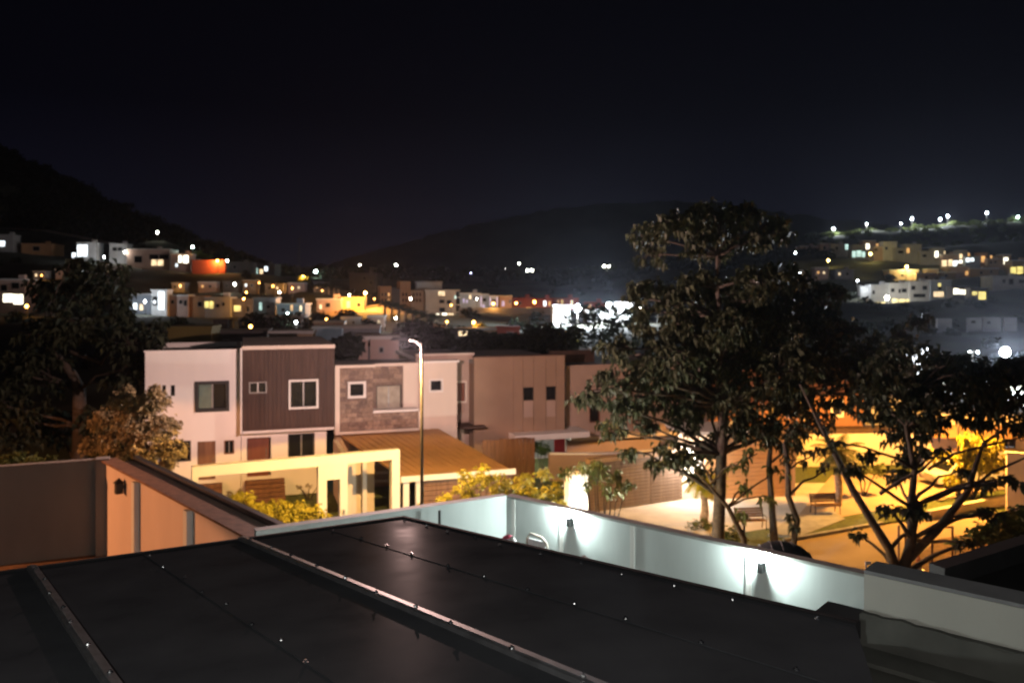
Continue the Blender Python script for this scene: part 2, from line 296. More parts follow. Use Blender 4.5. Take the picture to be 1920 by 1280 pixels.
# ------------------------------------------------------------------ tables of the far town (photo px, px, py top, py foot, metres ahead)
# name, px0, px1, top, base, Y, material, yaw deg, windows [(px0,py0,px1,py1,kind)], label, roof overhang
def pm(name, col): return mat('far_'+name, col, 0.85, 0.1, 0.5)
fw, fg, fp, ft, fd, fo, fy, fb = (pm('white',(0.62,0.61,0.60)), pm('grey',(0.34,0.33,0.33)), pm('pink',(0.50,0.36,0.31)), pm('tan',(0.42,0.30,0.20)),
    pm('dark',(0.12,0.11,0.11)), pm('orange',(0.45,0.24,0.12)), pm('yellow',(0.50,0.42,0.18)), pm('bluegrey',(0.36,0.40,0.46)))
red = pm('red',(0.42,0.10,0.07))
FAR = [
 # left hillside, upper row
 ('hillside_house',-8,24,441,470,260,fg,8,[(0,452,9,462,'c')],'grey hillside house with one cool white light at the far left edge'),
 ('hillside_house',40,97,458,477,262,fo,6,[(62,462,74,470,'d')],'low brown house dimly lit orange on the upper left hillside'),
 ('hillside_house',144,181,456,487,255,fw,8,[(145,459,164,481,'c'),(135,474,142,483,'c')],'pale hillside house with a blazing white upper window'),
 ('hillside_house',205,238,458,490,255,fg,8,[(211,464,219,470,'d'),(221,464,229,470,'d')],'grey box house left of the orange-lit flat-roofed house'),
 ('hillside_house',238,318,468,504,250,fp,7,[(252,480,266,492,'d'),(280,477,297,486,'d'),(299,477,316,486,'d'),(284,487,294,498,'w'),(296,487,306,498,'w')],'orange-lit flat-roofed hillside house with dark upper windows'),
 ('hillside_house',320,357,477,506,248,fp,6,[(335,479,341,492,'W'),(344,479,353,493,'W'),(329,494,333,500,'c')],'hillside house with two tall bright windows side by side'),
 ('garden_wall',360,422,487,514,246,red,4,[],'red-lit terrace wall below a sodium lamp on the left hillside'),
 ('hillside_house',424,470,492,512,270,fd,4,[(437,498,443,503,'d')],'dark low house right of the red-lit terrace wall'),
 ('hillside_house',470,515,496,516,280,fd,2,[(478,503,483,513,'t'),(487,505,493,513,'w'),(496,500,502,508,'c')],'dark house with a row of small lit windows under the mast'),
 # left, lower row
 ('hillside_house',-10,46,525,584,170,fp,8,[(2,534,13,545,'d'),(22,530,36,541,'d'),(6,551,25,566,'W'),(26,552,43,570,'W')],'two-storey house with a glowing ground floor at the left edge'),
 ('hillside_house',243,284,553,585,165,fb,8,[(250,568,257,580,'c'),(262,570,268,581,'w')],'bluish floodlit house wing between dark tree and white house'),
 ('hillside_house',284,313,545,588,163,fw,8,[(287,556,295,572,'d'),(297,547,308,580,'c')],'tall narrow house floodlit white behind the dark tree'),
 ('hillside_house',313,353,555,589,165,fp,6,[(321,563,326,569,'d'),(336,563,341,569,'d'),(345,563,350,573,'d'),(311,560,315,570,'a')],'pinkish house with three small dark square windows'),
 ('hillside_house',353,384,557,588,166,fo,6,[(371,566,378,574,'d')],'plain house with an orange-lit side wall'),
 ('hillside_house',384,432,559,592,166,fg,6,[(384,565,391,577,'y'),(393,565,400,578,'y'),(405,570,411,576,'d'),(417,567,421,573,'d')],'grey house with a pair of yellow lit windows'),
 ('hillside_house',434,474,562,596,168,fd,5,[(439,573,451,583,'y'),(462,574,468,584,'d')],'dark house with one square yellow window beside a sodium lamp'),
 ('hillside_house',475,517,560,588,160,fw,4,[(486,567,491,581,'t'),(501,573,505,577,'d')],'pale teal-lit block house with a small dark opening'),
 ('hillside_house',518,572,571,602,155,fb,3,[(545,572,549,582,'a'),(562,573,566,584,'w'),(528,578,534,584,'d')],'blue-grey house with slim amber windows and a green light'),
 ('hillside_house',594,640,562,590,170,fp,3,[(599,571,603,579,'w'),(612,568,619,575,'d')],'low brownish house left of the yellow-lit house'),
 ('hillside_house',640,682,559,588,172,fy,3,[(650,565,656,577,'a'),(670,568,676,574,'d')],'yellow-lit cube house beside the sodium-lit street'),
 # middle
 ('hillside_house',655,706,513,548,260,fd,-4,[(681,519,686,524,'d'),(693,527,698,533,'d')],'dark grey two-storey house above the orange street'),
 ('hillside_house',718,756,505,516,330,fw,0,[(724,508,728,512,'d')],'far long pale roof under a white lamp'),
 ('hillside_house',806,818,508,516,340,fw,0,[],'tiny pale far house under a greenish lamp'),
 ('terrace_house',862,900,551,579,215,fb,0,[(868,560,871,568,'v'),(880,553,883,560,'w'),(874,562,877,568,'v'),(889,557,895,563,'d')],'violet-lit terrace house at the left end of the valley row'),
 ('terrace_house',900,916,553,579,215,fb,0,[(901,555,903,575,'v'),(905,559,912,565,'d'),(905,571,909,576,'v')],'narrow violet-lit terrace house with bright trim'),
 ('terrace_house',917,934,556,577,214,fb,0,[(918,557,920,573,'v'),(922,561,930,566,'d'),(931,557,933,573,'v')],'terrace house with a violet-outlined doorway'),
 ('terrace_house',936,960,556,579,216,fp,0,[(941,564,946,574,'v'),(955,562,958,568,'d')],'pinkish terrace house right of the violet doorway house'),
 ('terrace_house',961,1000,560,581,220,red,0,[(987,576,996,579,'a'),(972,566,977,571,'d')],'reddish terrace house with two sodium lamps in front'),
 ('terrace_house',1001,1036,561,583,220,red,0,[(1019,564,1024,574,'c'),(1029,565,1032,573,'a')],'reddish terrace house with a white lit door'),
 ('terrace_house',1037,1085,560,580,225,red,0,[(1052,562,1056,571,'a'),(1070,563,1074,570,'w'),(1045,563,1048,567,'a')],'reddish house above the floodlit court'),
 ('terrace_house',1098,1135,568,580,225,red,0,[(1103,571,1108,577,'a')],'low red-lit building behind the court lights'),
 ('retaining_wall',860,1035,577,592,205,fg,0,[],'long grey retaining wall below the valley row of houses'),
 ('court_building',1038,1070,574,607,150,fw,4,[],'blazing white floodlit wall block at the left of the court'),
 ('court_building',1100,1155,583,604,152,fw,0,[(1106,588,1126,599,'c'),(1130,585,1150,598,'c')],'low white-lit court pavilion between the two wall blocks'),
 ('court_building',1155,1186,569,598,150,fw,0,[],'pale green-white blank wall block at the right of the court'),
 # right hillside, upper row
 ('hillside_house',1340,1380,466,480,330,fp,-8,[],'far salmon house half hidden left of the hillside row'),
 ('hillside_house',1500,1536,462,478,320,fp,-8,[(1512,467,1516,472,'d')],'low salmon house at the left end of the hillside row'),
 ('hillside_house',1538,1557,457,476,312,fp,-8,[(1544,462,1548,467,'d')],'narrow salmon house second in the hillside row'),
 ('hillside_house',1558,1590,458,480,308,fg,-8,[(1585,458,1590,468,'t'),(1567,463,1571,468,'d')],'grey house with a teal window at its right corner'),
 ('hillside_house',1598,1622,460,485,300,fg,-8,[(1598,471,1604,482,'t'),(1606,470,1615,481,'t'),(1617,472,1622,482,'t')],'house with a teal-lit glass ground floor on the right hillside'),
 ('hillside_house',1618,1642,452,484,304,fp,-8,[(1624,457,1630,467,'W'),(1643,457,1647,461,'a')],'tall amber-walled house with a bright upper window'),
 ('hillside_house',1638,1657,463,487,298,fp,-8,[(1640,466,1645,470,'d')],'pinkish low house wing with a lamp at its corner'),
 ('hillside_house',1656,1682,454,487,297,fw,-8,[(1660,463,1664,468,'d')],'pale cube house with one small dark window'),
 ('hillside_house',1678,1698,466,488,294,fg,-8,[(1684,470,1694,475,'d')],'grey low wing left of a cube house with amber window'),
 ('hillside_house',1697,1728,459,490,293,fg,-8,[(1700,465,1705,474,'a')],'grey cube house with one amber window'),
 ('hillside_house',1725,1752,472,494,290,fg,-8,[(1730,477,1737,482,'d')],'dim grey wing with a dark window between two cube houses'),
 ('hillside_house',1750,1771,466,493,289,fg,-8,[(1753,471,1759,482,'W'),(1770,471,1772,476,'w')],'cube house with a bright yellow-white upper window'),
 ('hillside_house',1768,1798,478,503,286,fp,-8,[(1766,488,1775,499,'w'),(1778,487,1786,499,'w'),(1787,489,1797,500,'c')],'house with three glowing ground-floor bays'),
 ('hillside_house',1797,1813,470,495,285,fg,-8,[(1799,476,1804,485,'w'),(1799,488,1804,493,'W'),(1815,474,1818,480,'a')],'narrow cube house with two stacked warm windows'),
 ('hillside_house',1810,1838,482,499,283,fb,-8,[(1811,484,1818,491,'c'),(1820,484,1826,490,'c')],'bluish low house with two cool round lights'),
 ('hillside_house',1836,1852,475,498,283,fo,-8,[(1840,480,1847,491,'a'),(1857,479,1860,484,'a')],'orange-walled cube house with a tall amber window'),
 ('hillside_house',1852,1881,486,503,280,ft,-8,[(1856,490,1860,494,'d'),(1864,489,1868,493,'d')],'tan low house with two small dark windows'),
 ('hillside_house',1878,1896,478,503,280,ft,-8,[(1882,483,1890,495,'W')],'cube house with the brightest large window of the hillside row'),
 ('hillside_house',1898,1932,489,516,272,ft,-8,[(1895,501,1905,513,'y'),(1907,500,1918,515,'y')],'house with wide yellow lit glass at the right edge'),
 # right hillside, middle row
 ('hillside_house',1668,1722,507,530,276,fp,-10,[(1690,514,1694,518,'d')],'salmon-lit house with a slanted grey side wall'),
 ('hillside_house',1718,1752,513,530,272,fp,-8,[(1735,518,1739,522,'d')],'salmon low house in the middle of the right hillside'),
 ('hillside_house',1738,1760,505,518,278,fp,-8,[],'small salmon roof block behind the low salmon house'),
 ('hillside_house',1762,1792,511,526,276,ft,-8,[(1772,515,1776,519,'d')],'brownish low house with a pale left corner'),
 ('hillside_house',1778,1818,500,522,278,fp,-8,[(1810,508,1815,516,'a')],'salmon house with one amber window at its right end'),
 ('hillside_house',1818,1872,504,524,276,ft,-8,[(1857,507,1860,512,'d'),(1838,509,1842,514,'d')],'long dim tan house right of the salmon house'),
 # right hillside, lower row: townhouses
 ('townhouse',1614,1633,538,578,238,fw,-12,[(1609,563,1612,570,'w'),(1622,559,1627,572,'w')],'small white townhouse wing with lit slits at the row\'s left end'),
 ('townhouse',1632,1669,535,580,236,fw,-10,[(1636,545,1640,551,'d'),(1640,566,1648,582,'y'),(1650,566,1660,582,'y')],'lilac-white townhouse with a glaring porch light'),
 ('townhouse',1668,1707,532,580,234,fw,-10,[(1671,541,1677,547,'d'),(1691,541,1700,548,'d'),(1685,542,1689,549,'d'),(1673,560,1683,576,'y'),(1686,561,1697,578,'y'),(1700,561,1708,577,'y')],'lilac-white townhouse with yellow lit bays below'),
 ('townhouse',1706,1745,529,562,232,fw,-10,[(1709,536,1716,543,'d'),(1730,536,1738,543,'d'),(1713,551,1735,557,'d')],'lilac-white townhouse with two square dark windows above a porch'),
 ('townhouse',1745,1784,526,562,230,fb,-10,[(1759,531,1764,537,'y'),(1759,537,1765,543,'d'),(1751,547,1769,556,'w')],'bluish townhouse with a small yellow window over red shutter'),
 ('pavilion',1786,1818,538,556,222,fd,-8,[(1788,541,1798,551,'W'),(1800,543,1806,551,'W'),(1808,543,1815,552,'W')],'dark pavilion with three glowing openings'),
 ('pavilion',1820,1854,541,564,218,fd,-8,[(1823,547,1832,553,'y'),(1835,547,1848,561,'y')],'dark pavilion lit yellow inside with a white post'),
 ('hillside_house',1862,1930,519,541,235,fw,-10,[(1880,524,1885,530,'d'),(1892,523,1900,533,'d'),(1911,524,1922,530,'d')],'wide white house with dark openings at the right edge'),
 ('garden_wall',1757,1785,597,618,150,fg,-6,[],'leftmost of four grey-lit wall pieces above the floodlight'),
 ('garden_wall',1814,1841,596,616,150,fg,-6,[(1821,601,1829,606,'d')],'second of four grey-lit wall pieces above the floodlight'),
 ('garden_wall',1845,1876,595,615,150,fg,-6,[(1851,602,1857,607,'d')],'third of four grey-lit wall pieces above the floodlight'),
 ('garden_wall',1884,1907,595,617,150,fg,-6,[],'rightmost of four grey-lit wall pieces above the floodlight'),
 # behind the front row
 ('rear_house',315,396,618,672,66,pm('olive',(0.20,0.16,0.05)),10,[(372,649,380,655,'d'),(384,649,392,655,'d')],'olive flat-topped house behind the white house'),
 ('rear_house',398,500,625,672,72,fd,12,[(420,638,428,646,'d')],'dark low house behind the brown-clad house'),
 ('rear_house',504,586,626,676,70,ft,10,[],'house with a pale tan roof edge behind the brown-clad house'),
 ('rear_house',586,642,616,640,95,fb,8,[],'grey-blue low block behind the tan roof edge'),
 ('rear_house',588,645,606,622,108,fp,8,[(612,611,617,617,'d')],'salmon far roof block with a gap in the middle'),
 ('rear_house',643,712,616,676,80,fb,8,[(690,641,699,649,'d')],'blue-grey block house behind the stone-clad house'),
 ('rear_house',668,690,637,682,62,fp,10,[(676,650,683,657,'d')],'narrow pinkish tower block with a tiny window'),
 ('rear_house',694,748,636,682,63,fp,10,[(712,652,718,660,'d')],'pinkish block with a pale roof edge beside the street lamp'),
 ('rear_house',782,836,611,650,105,fp,4,[(799,620,806,628,'d')],'dull pink block above the dark trees behind the street lamp'),
 ('rear_house',828,890,620,672,98,fd,4,[(860,621,876,629,'w'),(829,639,833,646,'w'),(843,639,849,645,'w'),(835,640,838,645,'t')],'dark house with a lit window strip and two small lights'),
 ('rear_house',886,930,619,650,100,ft,2,[(891,625,899,631,'d'),(908,624,924,632,'d')],'brown house with dark windows left of the red-lit house'),
 ('rear_house',932,974,616,640,102,red,2,[(951,623,962,634,'d')],'red-lit house with a pale roof slab in the valley'),
 ('rear_house',960,1003,640,676,78,fb,0,[],'bluish white wall behind dark garden trees'),
 ('rear_house',1046,1081,637,672,76,fb,0,[(1052,646,1058,652,'d')],'pale blue-grey cube behind the tan panelled house'),
 ('rear_house',1082,1106,658,676,77,fw,0,[],'long low white roof edge right of the blue-grey cube'),
 ('rear_house',1655,1720,690,720,62,fb,-6,[(1675,698,1683,706,'d')],'bluish wall glimpsed through the dark tree crowns'),
 ('rear_house',1670,1745,655,690,95,fw,-6,[],'pale roof glimpsed above the right-hand tree crown'),
]
def fill_row(name, stem, xs_, base, Y, w_, hpx, mats_, pat, yaw):
    n_ = len(xs_)
    for i, px in enumerate(xs_):
        ww = w_*(0.8+0.45*((i*37) % 10)/10); hh_ = hpx*(0.8+0.5*((i*53) % 10)/10); b_ = base(px); k = pat[i % len(pat)]
        wins = [(px+ww*0.18, b_-hh_*0.72, px+ww*0.18+3.4, b_-hh_*0.72+4.5, k[0]), (px+ww*0.6, b_-hh_*0.7, px+ww*0.6+3.6, b_-hh_*0.7+4.2, k[1])]
        FAR.append((name, px, px+ww, b_-hh_, b_, Y+((i*29) % 9)-4, mats_[i % len(mats_)], yaw, wins, stem+', '+(['leftmost','second from left','third from left','fourth from left','fifth from left','sixth from left','seventh from left','eighth from left'][i] if i < n_-1 else 'rightmost')))
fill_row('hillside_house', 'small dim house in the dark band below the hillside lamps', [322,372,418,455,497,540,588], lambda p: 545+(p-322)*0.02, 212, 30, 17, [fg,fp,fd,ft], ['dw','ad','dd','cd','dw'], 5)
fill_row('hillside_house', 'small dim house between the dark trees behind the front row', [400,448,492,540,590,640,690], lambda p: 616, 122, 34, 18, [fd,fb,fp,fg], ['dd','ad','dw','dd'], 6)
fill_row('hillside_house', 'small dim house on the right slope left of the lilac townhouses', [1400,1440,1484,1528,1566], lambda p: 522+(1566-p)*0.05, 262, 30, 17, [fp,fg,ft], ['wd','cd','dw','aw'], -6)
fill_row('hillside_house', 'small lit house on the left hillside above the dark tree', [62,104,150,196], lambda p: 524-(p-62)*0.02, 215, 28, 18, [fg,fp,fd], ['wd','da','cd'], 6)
# lamps: px, py of the light, py of foot, Y, colour, power, double?, label stem
RIDGE = [(1563,429,440),(1625,420,432),(1689,419,436),(1710,410,424),(1763,411,426),(1777,405,420),(1850,399,418),(1908,407,414)]
SLOPE = [(592,509),(675,497),(743,497),(810,501),(904,530),(948,503),(973,494),(1229,486),(1296,487),(1422,487),(1450,471),(1475,477)]
SLOPE2 = [(1492,474),(1507,489),(1533,471),(1554,488)]
PAIRS = [(858,521,'pair of warm white lamps above the white apartment block'),(883,511,'tall mast with a small lamp beside the lamp pair'),(993,507,'left pair of white lamps on the wooded valley slope'),
         (1034,511,'right pair of white lamps on the wooded valley slope'),(1137,499,'lone high pair of white lamps above the floodlit court')]
AMBERS = [(408,489,507,246,2500,'sodium street lamp over the red-lit hillside terrace'),(457,560,592,165,700,'sodium lamp beside the square yellow window'),
          (470,612,640,95,500,'low sodium lamp just above the white house roof'),(685,549,575,168,14000,'sodium lamp at the head of the bright orange street'),
          (569,520,540,215,14000,'sodium lamp glowing inside a small tree'),(888,604,622,105,600,'sodium lamp beside a yellow-lit bush in the valley'),
          (968,568,582,208,1400,'left of two sodium lamps before the reddish terrace'),(1002,566,582,208,1400,'right of two sodium lamps before the reddish terrace'),
          (925,569,580,205,700,'sodium lamp at the violet-outlined doorway'),(1037,611,637,78,900,'curved sodium lamp beside a yellow-lit palm in the valley'),
          (1700,500,516,274,2600,'yellow lamp above the salmon-lit houses'),(50,574,590,150,300,'amber lamp below the glowing house at the left edge'),
          (1632,476,488,290,900,'warm lamp at the corner of the pinkish hillside house'),(1553,488,500,290,500,'warm lamp low on the right hillside')]
SMALL = [(338,535,'a'),(440,533,'w'),(512,536,'a'),(612,598,'a'),(555,604,'c'),(742,596,'w'),(838,603,'a'),(78,516,'a'),(170,514,'w'),(1410,515,'w'),(1455,540,'a'),(1500,512,'c'),(1545,545,'w')]
WHITES = [(894,560,579,208,700,'white lamp among the violet-lit terrace houses','w'),(426,489,507,250,300,'small white lamp right of the sodium terrace lamp','w'),
          (361,463,480,262,500,'greenish lamp over the bright green hillside bush','t'),(295,436,450,290,200,'single small lamp high on the wooded left hill','w'),
          (539,587,600,150,250,'green lamp in front of the blue-grey house','t'),(1233,578,604,150,900,'white lamp seen left of the big tree trunk','w'),
          (1200,578,598,150,200,'tiny white light right of the court','w'),(1608,526,545,236,1600,'cool bright light left of the lilac townhouses','c'),
          (272,565,585,160,900,'cool floodlight on the bluish house wing','c'),(195,482,492,250,900,'cool white light cluster on the upper left hillside','c'),
          (234,473,490,250,500,'oval warm light at the corner of the orange-lit house','w')]

# ------------------------------------------------------------------ terrain
ctrl = []
for h in FAR:
    if h[5] >= 100:
        for px in (h[1], (h[1]+h[2])/2, h[2]): ctrl.append(W(px, h[4], h[5]))
for px, py, pb in RIDGE: ctrl.append(W(px, pb, 368))
for L_ in AMBERS+WHITES:
    if L_[3] >= 100: ctrl.append(W(L_[0], L_[2], L_[3]))
for px, py in [(0,290),(60,325),(140,352),(200,395),(280,422),(330,445),(380,470),(430,492),(-200,240),(-500,230)]: ctrl.append(W(px, py, 400))
for px, py in [(0,428),(75,432),(150,446),(225,462),(300,480),(-150,425)]: ctrl.append(W(px, py, 300))
for px, py in [(470,505),(540,520),(600,520),(680,510),(760,512),(850,525),(920,520),(990,515),(1050,520),(1137,512),(1230,500),(1300,500),(1420,500),(1480,480),(1550,462)]: ctrl.append(W(px, py, 390))
for px, py in [(1500,452),(1563,440),(1640,430),(1700,434),(1760,426),(1820,418),(1920,411),(2050,400),(2300,390)]: ctrl.append(W(px, py, 368))
for px, py in [(1480,490),(1560,482),(1640,470),(1720,462),(1800,458),(1900,452)]: ctrl.append(W(px, py, 335))
for px, py in [(583,541),(635,552),(680,575),(720,588),(800,606)]: ctrl.append(W(px, py, 190))
for px, py in [(1250,530),(1350,540),(1450,530),(1550,520)]: ctrl.append(W(px, py, 260))
for px, py in [(1250,600),(1350,605),(1450,600),(1550,600),(1650,600),(1700,592)]: ctrl.append(W(px, py, 180))
for px in range(-600, 2600, 160):
    ctrl.append(Vector(((px-960)/F*100, 100, 0.4)))
    ctrl.append(Vector(((px-960)/F*560, 560, 20)))
    ctrl.append(Vector(((px-960)/F*900, 900, 15)))
ctrl_a = np.array([tuple(p) for p in ctrl])
def terr(X, Y):
    X = np.asarray(X, float); Y = np.asarray(Y, float); sh = X.shape; X = X.ravel(); Y = Y.ravel(); out = np.zeros(len(X))
    for i in range(0, len(X), 4000):
        d2 = (X[i:i+4000,None]-ctrl_a[None,:,0])**2+(Y[i:i+4000,None]-ctrl_a[None,:,1])**2
        w = 1/(d2+4.0)**1.75
        out[i:i+4000] = (w*ctrl_a[None,:,2]).sum(1)/w.sum(1)
    t = np.clip((Y-66)/38, 0, 1); t = t*t*(3-2*t)
    return (out*t).reshape(sh)
xs = np.concatenate([np.linspace(-1300,-420,23), np.linspace(-410,410,206), np.linspace(430,1300,23)])
ys = np.concatenate([[-60,-20,10,30,50,60], np.linspace(66,420,150), np.linspace(430,1100,36)])
XX, YY = np.meshgrid(xs, ys); ZZ = terr(XX, YY)
ZZ += np.where(YY > 100, 0.35*np.sin(XX*0.31)*np.cos(YY*0.27), 0)*np.clip((YY-100)/100, 0, 1)-np.where(YY > 100, 0.5, 0)
nx, ny = len(xs), len(ys)
idx = np.arange(nx*ny).reshape(ny, nx)
q = np.stack([idx[:-1,:-1], idx[:-1,1:], idx[1:,1:], idx[1:,:-1]], -1).reshape(-1,4)
tf = np.concatenate([q[:,[0,1,2]], q[:,[0,2,3]]])
gm = quick_mesh('ground', np.stack([XX.ravel(), YY.ravel(), ZZ.ravel()], 1), tf)
gm.polygons.foreach_set('use_smooth', [True]*len(gm.polygons))
ground = mesh_obj('ground', gm, hillm, kind='structure')

# distant mountain
mm = MB(); prof = [(-900,470),(-300,480),(300,500),(560,503),(640,490),(720,466),(790,446),(850,430),(930,412),(1010,397),(1100,385),(1200,378),(1300,376),(1400,388),(1500,405),(1650,420),(1900,430),(2400,440),(3000,450)]
pp = []
for (a, b) in zip(prof, prof[1:]):
    for k in range(6):
        t = k/6; pp.append((a[0]+(b[0]-a[0])*t, a[1]+(b[1]-a[1])*t+random.uniform(-2,2)))
rows = [(900,0.0),(960,0.35),(1040,0.7),(1120,1.0),(1300,0.5)]
for r, (Y, fz) in enumerate(rows):
    for px, py in pp:
        top = W(px, py, 1120).z; k = (px-960)/F
        mm.v.append((k*Y, Y, -5+(top+5)*fz+random.uniform(-2,2)*fz))
n = len(pp)
for r in range(len(rows)-1):
    for i in range(n-1): mm.f.append((r*n+i, r*n+i+1, (r+1)*n+i+1, (r+1)*n+i))
mm.build('mountain', mat('mountain_scrub', (0.03,0.032,0.03), 0.95, 0.4, 0.02), smooth=True, kind='structure')

# ------------------------------------------------------------------ front street: ground sheets
def sheet(name, pix, z, m, kind='structure', t=0.0):
    mb = MB(); pts = [G(a, b, z) for a, b in pix]
    if t: mb.slab(pts, t)
    else: mb.add(pts, [tuple(range(len(pts)))])
    return mb.build(name, m, kind=kind)
def plan(name, poly, z, m, t=0.0):
    mb = MB(); pts = [Vector((x,y,z)) for x,y in poly]
    if t: mb.slab(pts, t)
    else: mb.add(pts, [tuple(range(len(pts)))])
    return mb.build(name, m, kind='structure')
plan('lawn', [(-60,14),(70,14),(70,62),(-60,62)], 0.004, grass_m)
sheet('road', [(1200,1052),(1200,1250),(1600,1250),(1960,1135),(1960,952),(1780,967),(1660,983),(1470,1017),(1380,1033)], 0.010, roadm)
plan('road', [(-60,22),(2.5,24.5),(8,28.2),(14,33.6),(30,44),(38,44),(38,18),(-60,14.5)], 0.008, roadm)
sheet('driveway', [(1060,985),(1180,1015),(1350,1004),(1478,984),(1565,950),(1640,905),(1500,905),(1300,920),(1100,955)], 0.012, paving)
sheet('pavement', [(1440,1000),(1500,1004),(1585,972),(1560,955),(1475,975)], 0.13, concrete, t=0.13)
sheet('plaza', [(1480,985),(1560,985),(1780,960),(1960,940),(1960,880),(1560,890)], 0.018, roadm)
sheet('lawn_strip', [(1495,1006),(1650,981),(1760,962),(1885,934),(1885,917),(1760,938),(1640,957),(1548,974)], 0.10, grass_m, t=0.1)
# kerb stones along the near edge of the lawn
ka, kb = G(1470,1016), G(1660,982); kd = (kb-ka); kn = int(kd.length/0.9); kd.normalize(); kw = Vector((-kd.y,kd.x,0))
kerb = MB(); kerb.box(0, 0.88, -0.09, 0.09, 0, 0.15); kme = None
kroot = thing('kerb', 'long low concrete kerb between the sodium-lit road and lawn', 'kerb', ka, math.atan2(kd.y,kd.x))
for i in range(kn):
    if kme is None: o = kerb.build('kerb_stone', concrete, kroot); kme = o.data
    else: o = mesh_obj('kerb_stone', kme, None, kroot)
    o.location = (i*0.9, 0, 0)
# bare earth bank, right
eb = MB(); eb.add([G(1690,1115), G(1960,1130), G(1960,985), G(1830,1000), G(1760,1010), G(1700,1060)], [(0,1,2,3,4,5)])
o = eb.build('earth_bank', earth, kind='structure'); o.location.z = 0.016

# ------------------------------------------------------------------ front row of houses
ANG = math.atan2(1, 3)
o0 = W(272, 600, 42.0); FH = Fr((o0.x, o0.y), ANG)
FLOOR = 1.15
def root(name, label, fr, cat='house', group=None): return thing(name, label, cat, (fr.o.x, fr.o.y, fr.o.z), fr.a, group)
def steps(parent, x0, x1, ytop, n, m):
    for i in range(n):
        MB().box(x0-0.0, x1, ytop-0.33*(i+1), ytop-0.33*i-0.005, 0, FLOOR-(i+1)*FLOOR/(n+1)).build('step', m, parent)

# white house
r1 = root('white_house', 'white two-storey house with black-framed upper window at left end of row', FH)
x1 = FH.x(452); zt = FH.z(272,660)
holes = {k: FH.rect(v) for k, v in dict(s1=(304,722,311,742), s2=(320,722,328,742), big=(366,714,430,771), low=(298,827,358,866), door=(370,827,404,893), sm=(420,825,439,851)).items()}
holes['door'] = holes['door'][:2]+(FLOOR,)+holes['door'][3:]
m = MB(); wall_holes(m, 0, x1-0.01, 0, zt, 0, 0.25, list(holes.values())); m.build('wall', white, r1)
MB().box(0,0.25,0.25,9,0,zt-0.002).box(x1-0.27,x1-0.02,0.25,9,0,zt-0.002).box(0.26,x1-0.28,8.75,9,0,zt-0.002).build('side_wall', white, r1)
MB().box(0.26,x1-0.28,0.26,8.74,zt-0.5,zt-0.3).build('roof', concrete, r1)
MB().box(0.26,x1-0.28,1.6,1.7,0,zt-0.6).build('interior_wall', greyp, r1)
MB().box(-0.05,x1-0.02,-0.05,0.3,zt+0.002,zt+0.07).build('coping', white, r1)
for k in ('s1','s2'): window(r1, holes[k], 0.05, blackm, 1, 0.04)
window(r1, holes['big'], 0.0, blackm, 2, 0.16, 0.14, [mat('teal_glass',(0.10,0.16,0.15),0.1,0.2,2,spec=0.8), glass])
window(r1, holes['low'], 0.04, blackm, 2, 0.07); window(r1, holes['sm'], 0.04, wood, 2, 0.06)
h = holes['door']; d = MB().box(h[0],h[1],0.08,0.14,h[2],h[3]).build('door', wood, r1); MB().box(h[1]-0.14,h[1]-0.1,0.03,0.08,h[2]+0.95,h[2]+1.15).build('handle', alum, d)
steps(r1, h[0]-0.1, h[1]+0.35, -0.02, 5, wood)
MB().box(-0.6,1.75,-1.6,-1.45,0,FLOOR+0.25).box(1.6,1.75,-1.45,-0.03,0,FLOOR+0.25).build('terrace_wall', white, r1)

# brown-clad house
r2 = root('brown_clad_house', 'house with dark brown plank upper storey over a white ground floor', FH)
D2 = -0.55
xa, xb = FH.x(455,D2), FH.x(627,D2); z0, z1 = FH.z(540,804,D2), FH.z(540,654,D2)
wh = {k: FH.rect(v, D2) for k, v in dict(sm=(467,716,500,737), big=(541,711,597,766)).items()}
m = MB(); wall_holes(m, xa, xb, z0, z1, D2+0.04, D2+0.3, list(wh.values())); m.build('wall', brown, r2)
np_ = 22; pw = (xb-xa)/np_
for i in range(np_):
    a, b = xa+i*pw+0.012, xa+(i+1)*pw-0.012
    segs = [(z0, z1)]
    for hh in wh.values():
        if a < hh[1]+0.05 and b > hh[0]-0.05:
            segs = [s for (c,d_) in segs for s in ((c, min(d_, hh[2]-0.03)), (max(c, hh[3]+0.03), d_)) if s[1]-s[0] > 0.03]
    for c, d_ in segs: MB().box(a, b, D2, D2+0.038, c, d_).build('plank', brown, r2)
MB().box(xa-0.02,xb+0.03,D2-0.08,9,z1+0.002,z1+0.2).build('roof', cream, r2)
MB().box(xa-0.12,xa-0.03,D2-0.1,0.2,z0-0.15,z1+0.1).build('side_fin', white, r2)
MB().box(xb-0.2,xb+0.0,D2+0.31,9,z0,z1).build('side_wall', tan, r2)
MB().box(xa,xb,D2+0.05,9,z0-0.16,z0-0.003).build('soffit', white, r2)
window(r2, wh['sm'], D2+0.06, greyp, 2, 0.05, 0.09, sash=white); window(r2, wh['big'], D2+0.04, white, 2, 0.11, 0.12)
xg0, xg1 = x1+0.02, FH.x(612)
gh = {'door': FH.rect((463,820,508,893)), 'win': FH.rect((540,812,590,857))}; gh['door'] = gh['door'][:2]+(FLOOR,)+gh['door'][3:]
m = MB(); wall_holes(m, xg0, xg1, 0, z0-0.17, 0, 0.25, list(gh.values())); m.build('ground_floor_wall', white, r2)
MB().box(xg1-0.25,xg1,0.26,9,0,z0-0.17).build('side_wall', white, r2)
MB().box(xg0,xg1-0.26,1.6,1.7,0,z0-0.2).build('interior_wall', greyp, r2)
MB().box(xa+0.1,xb-0.3,1.6,1.7,z0+0.1,z1-0.1).build('interior_wall', greyp, r2)
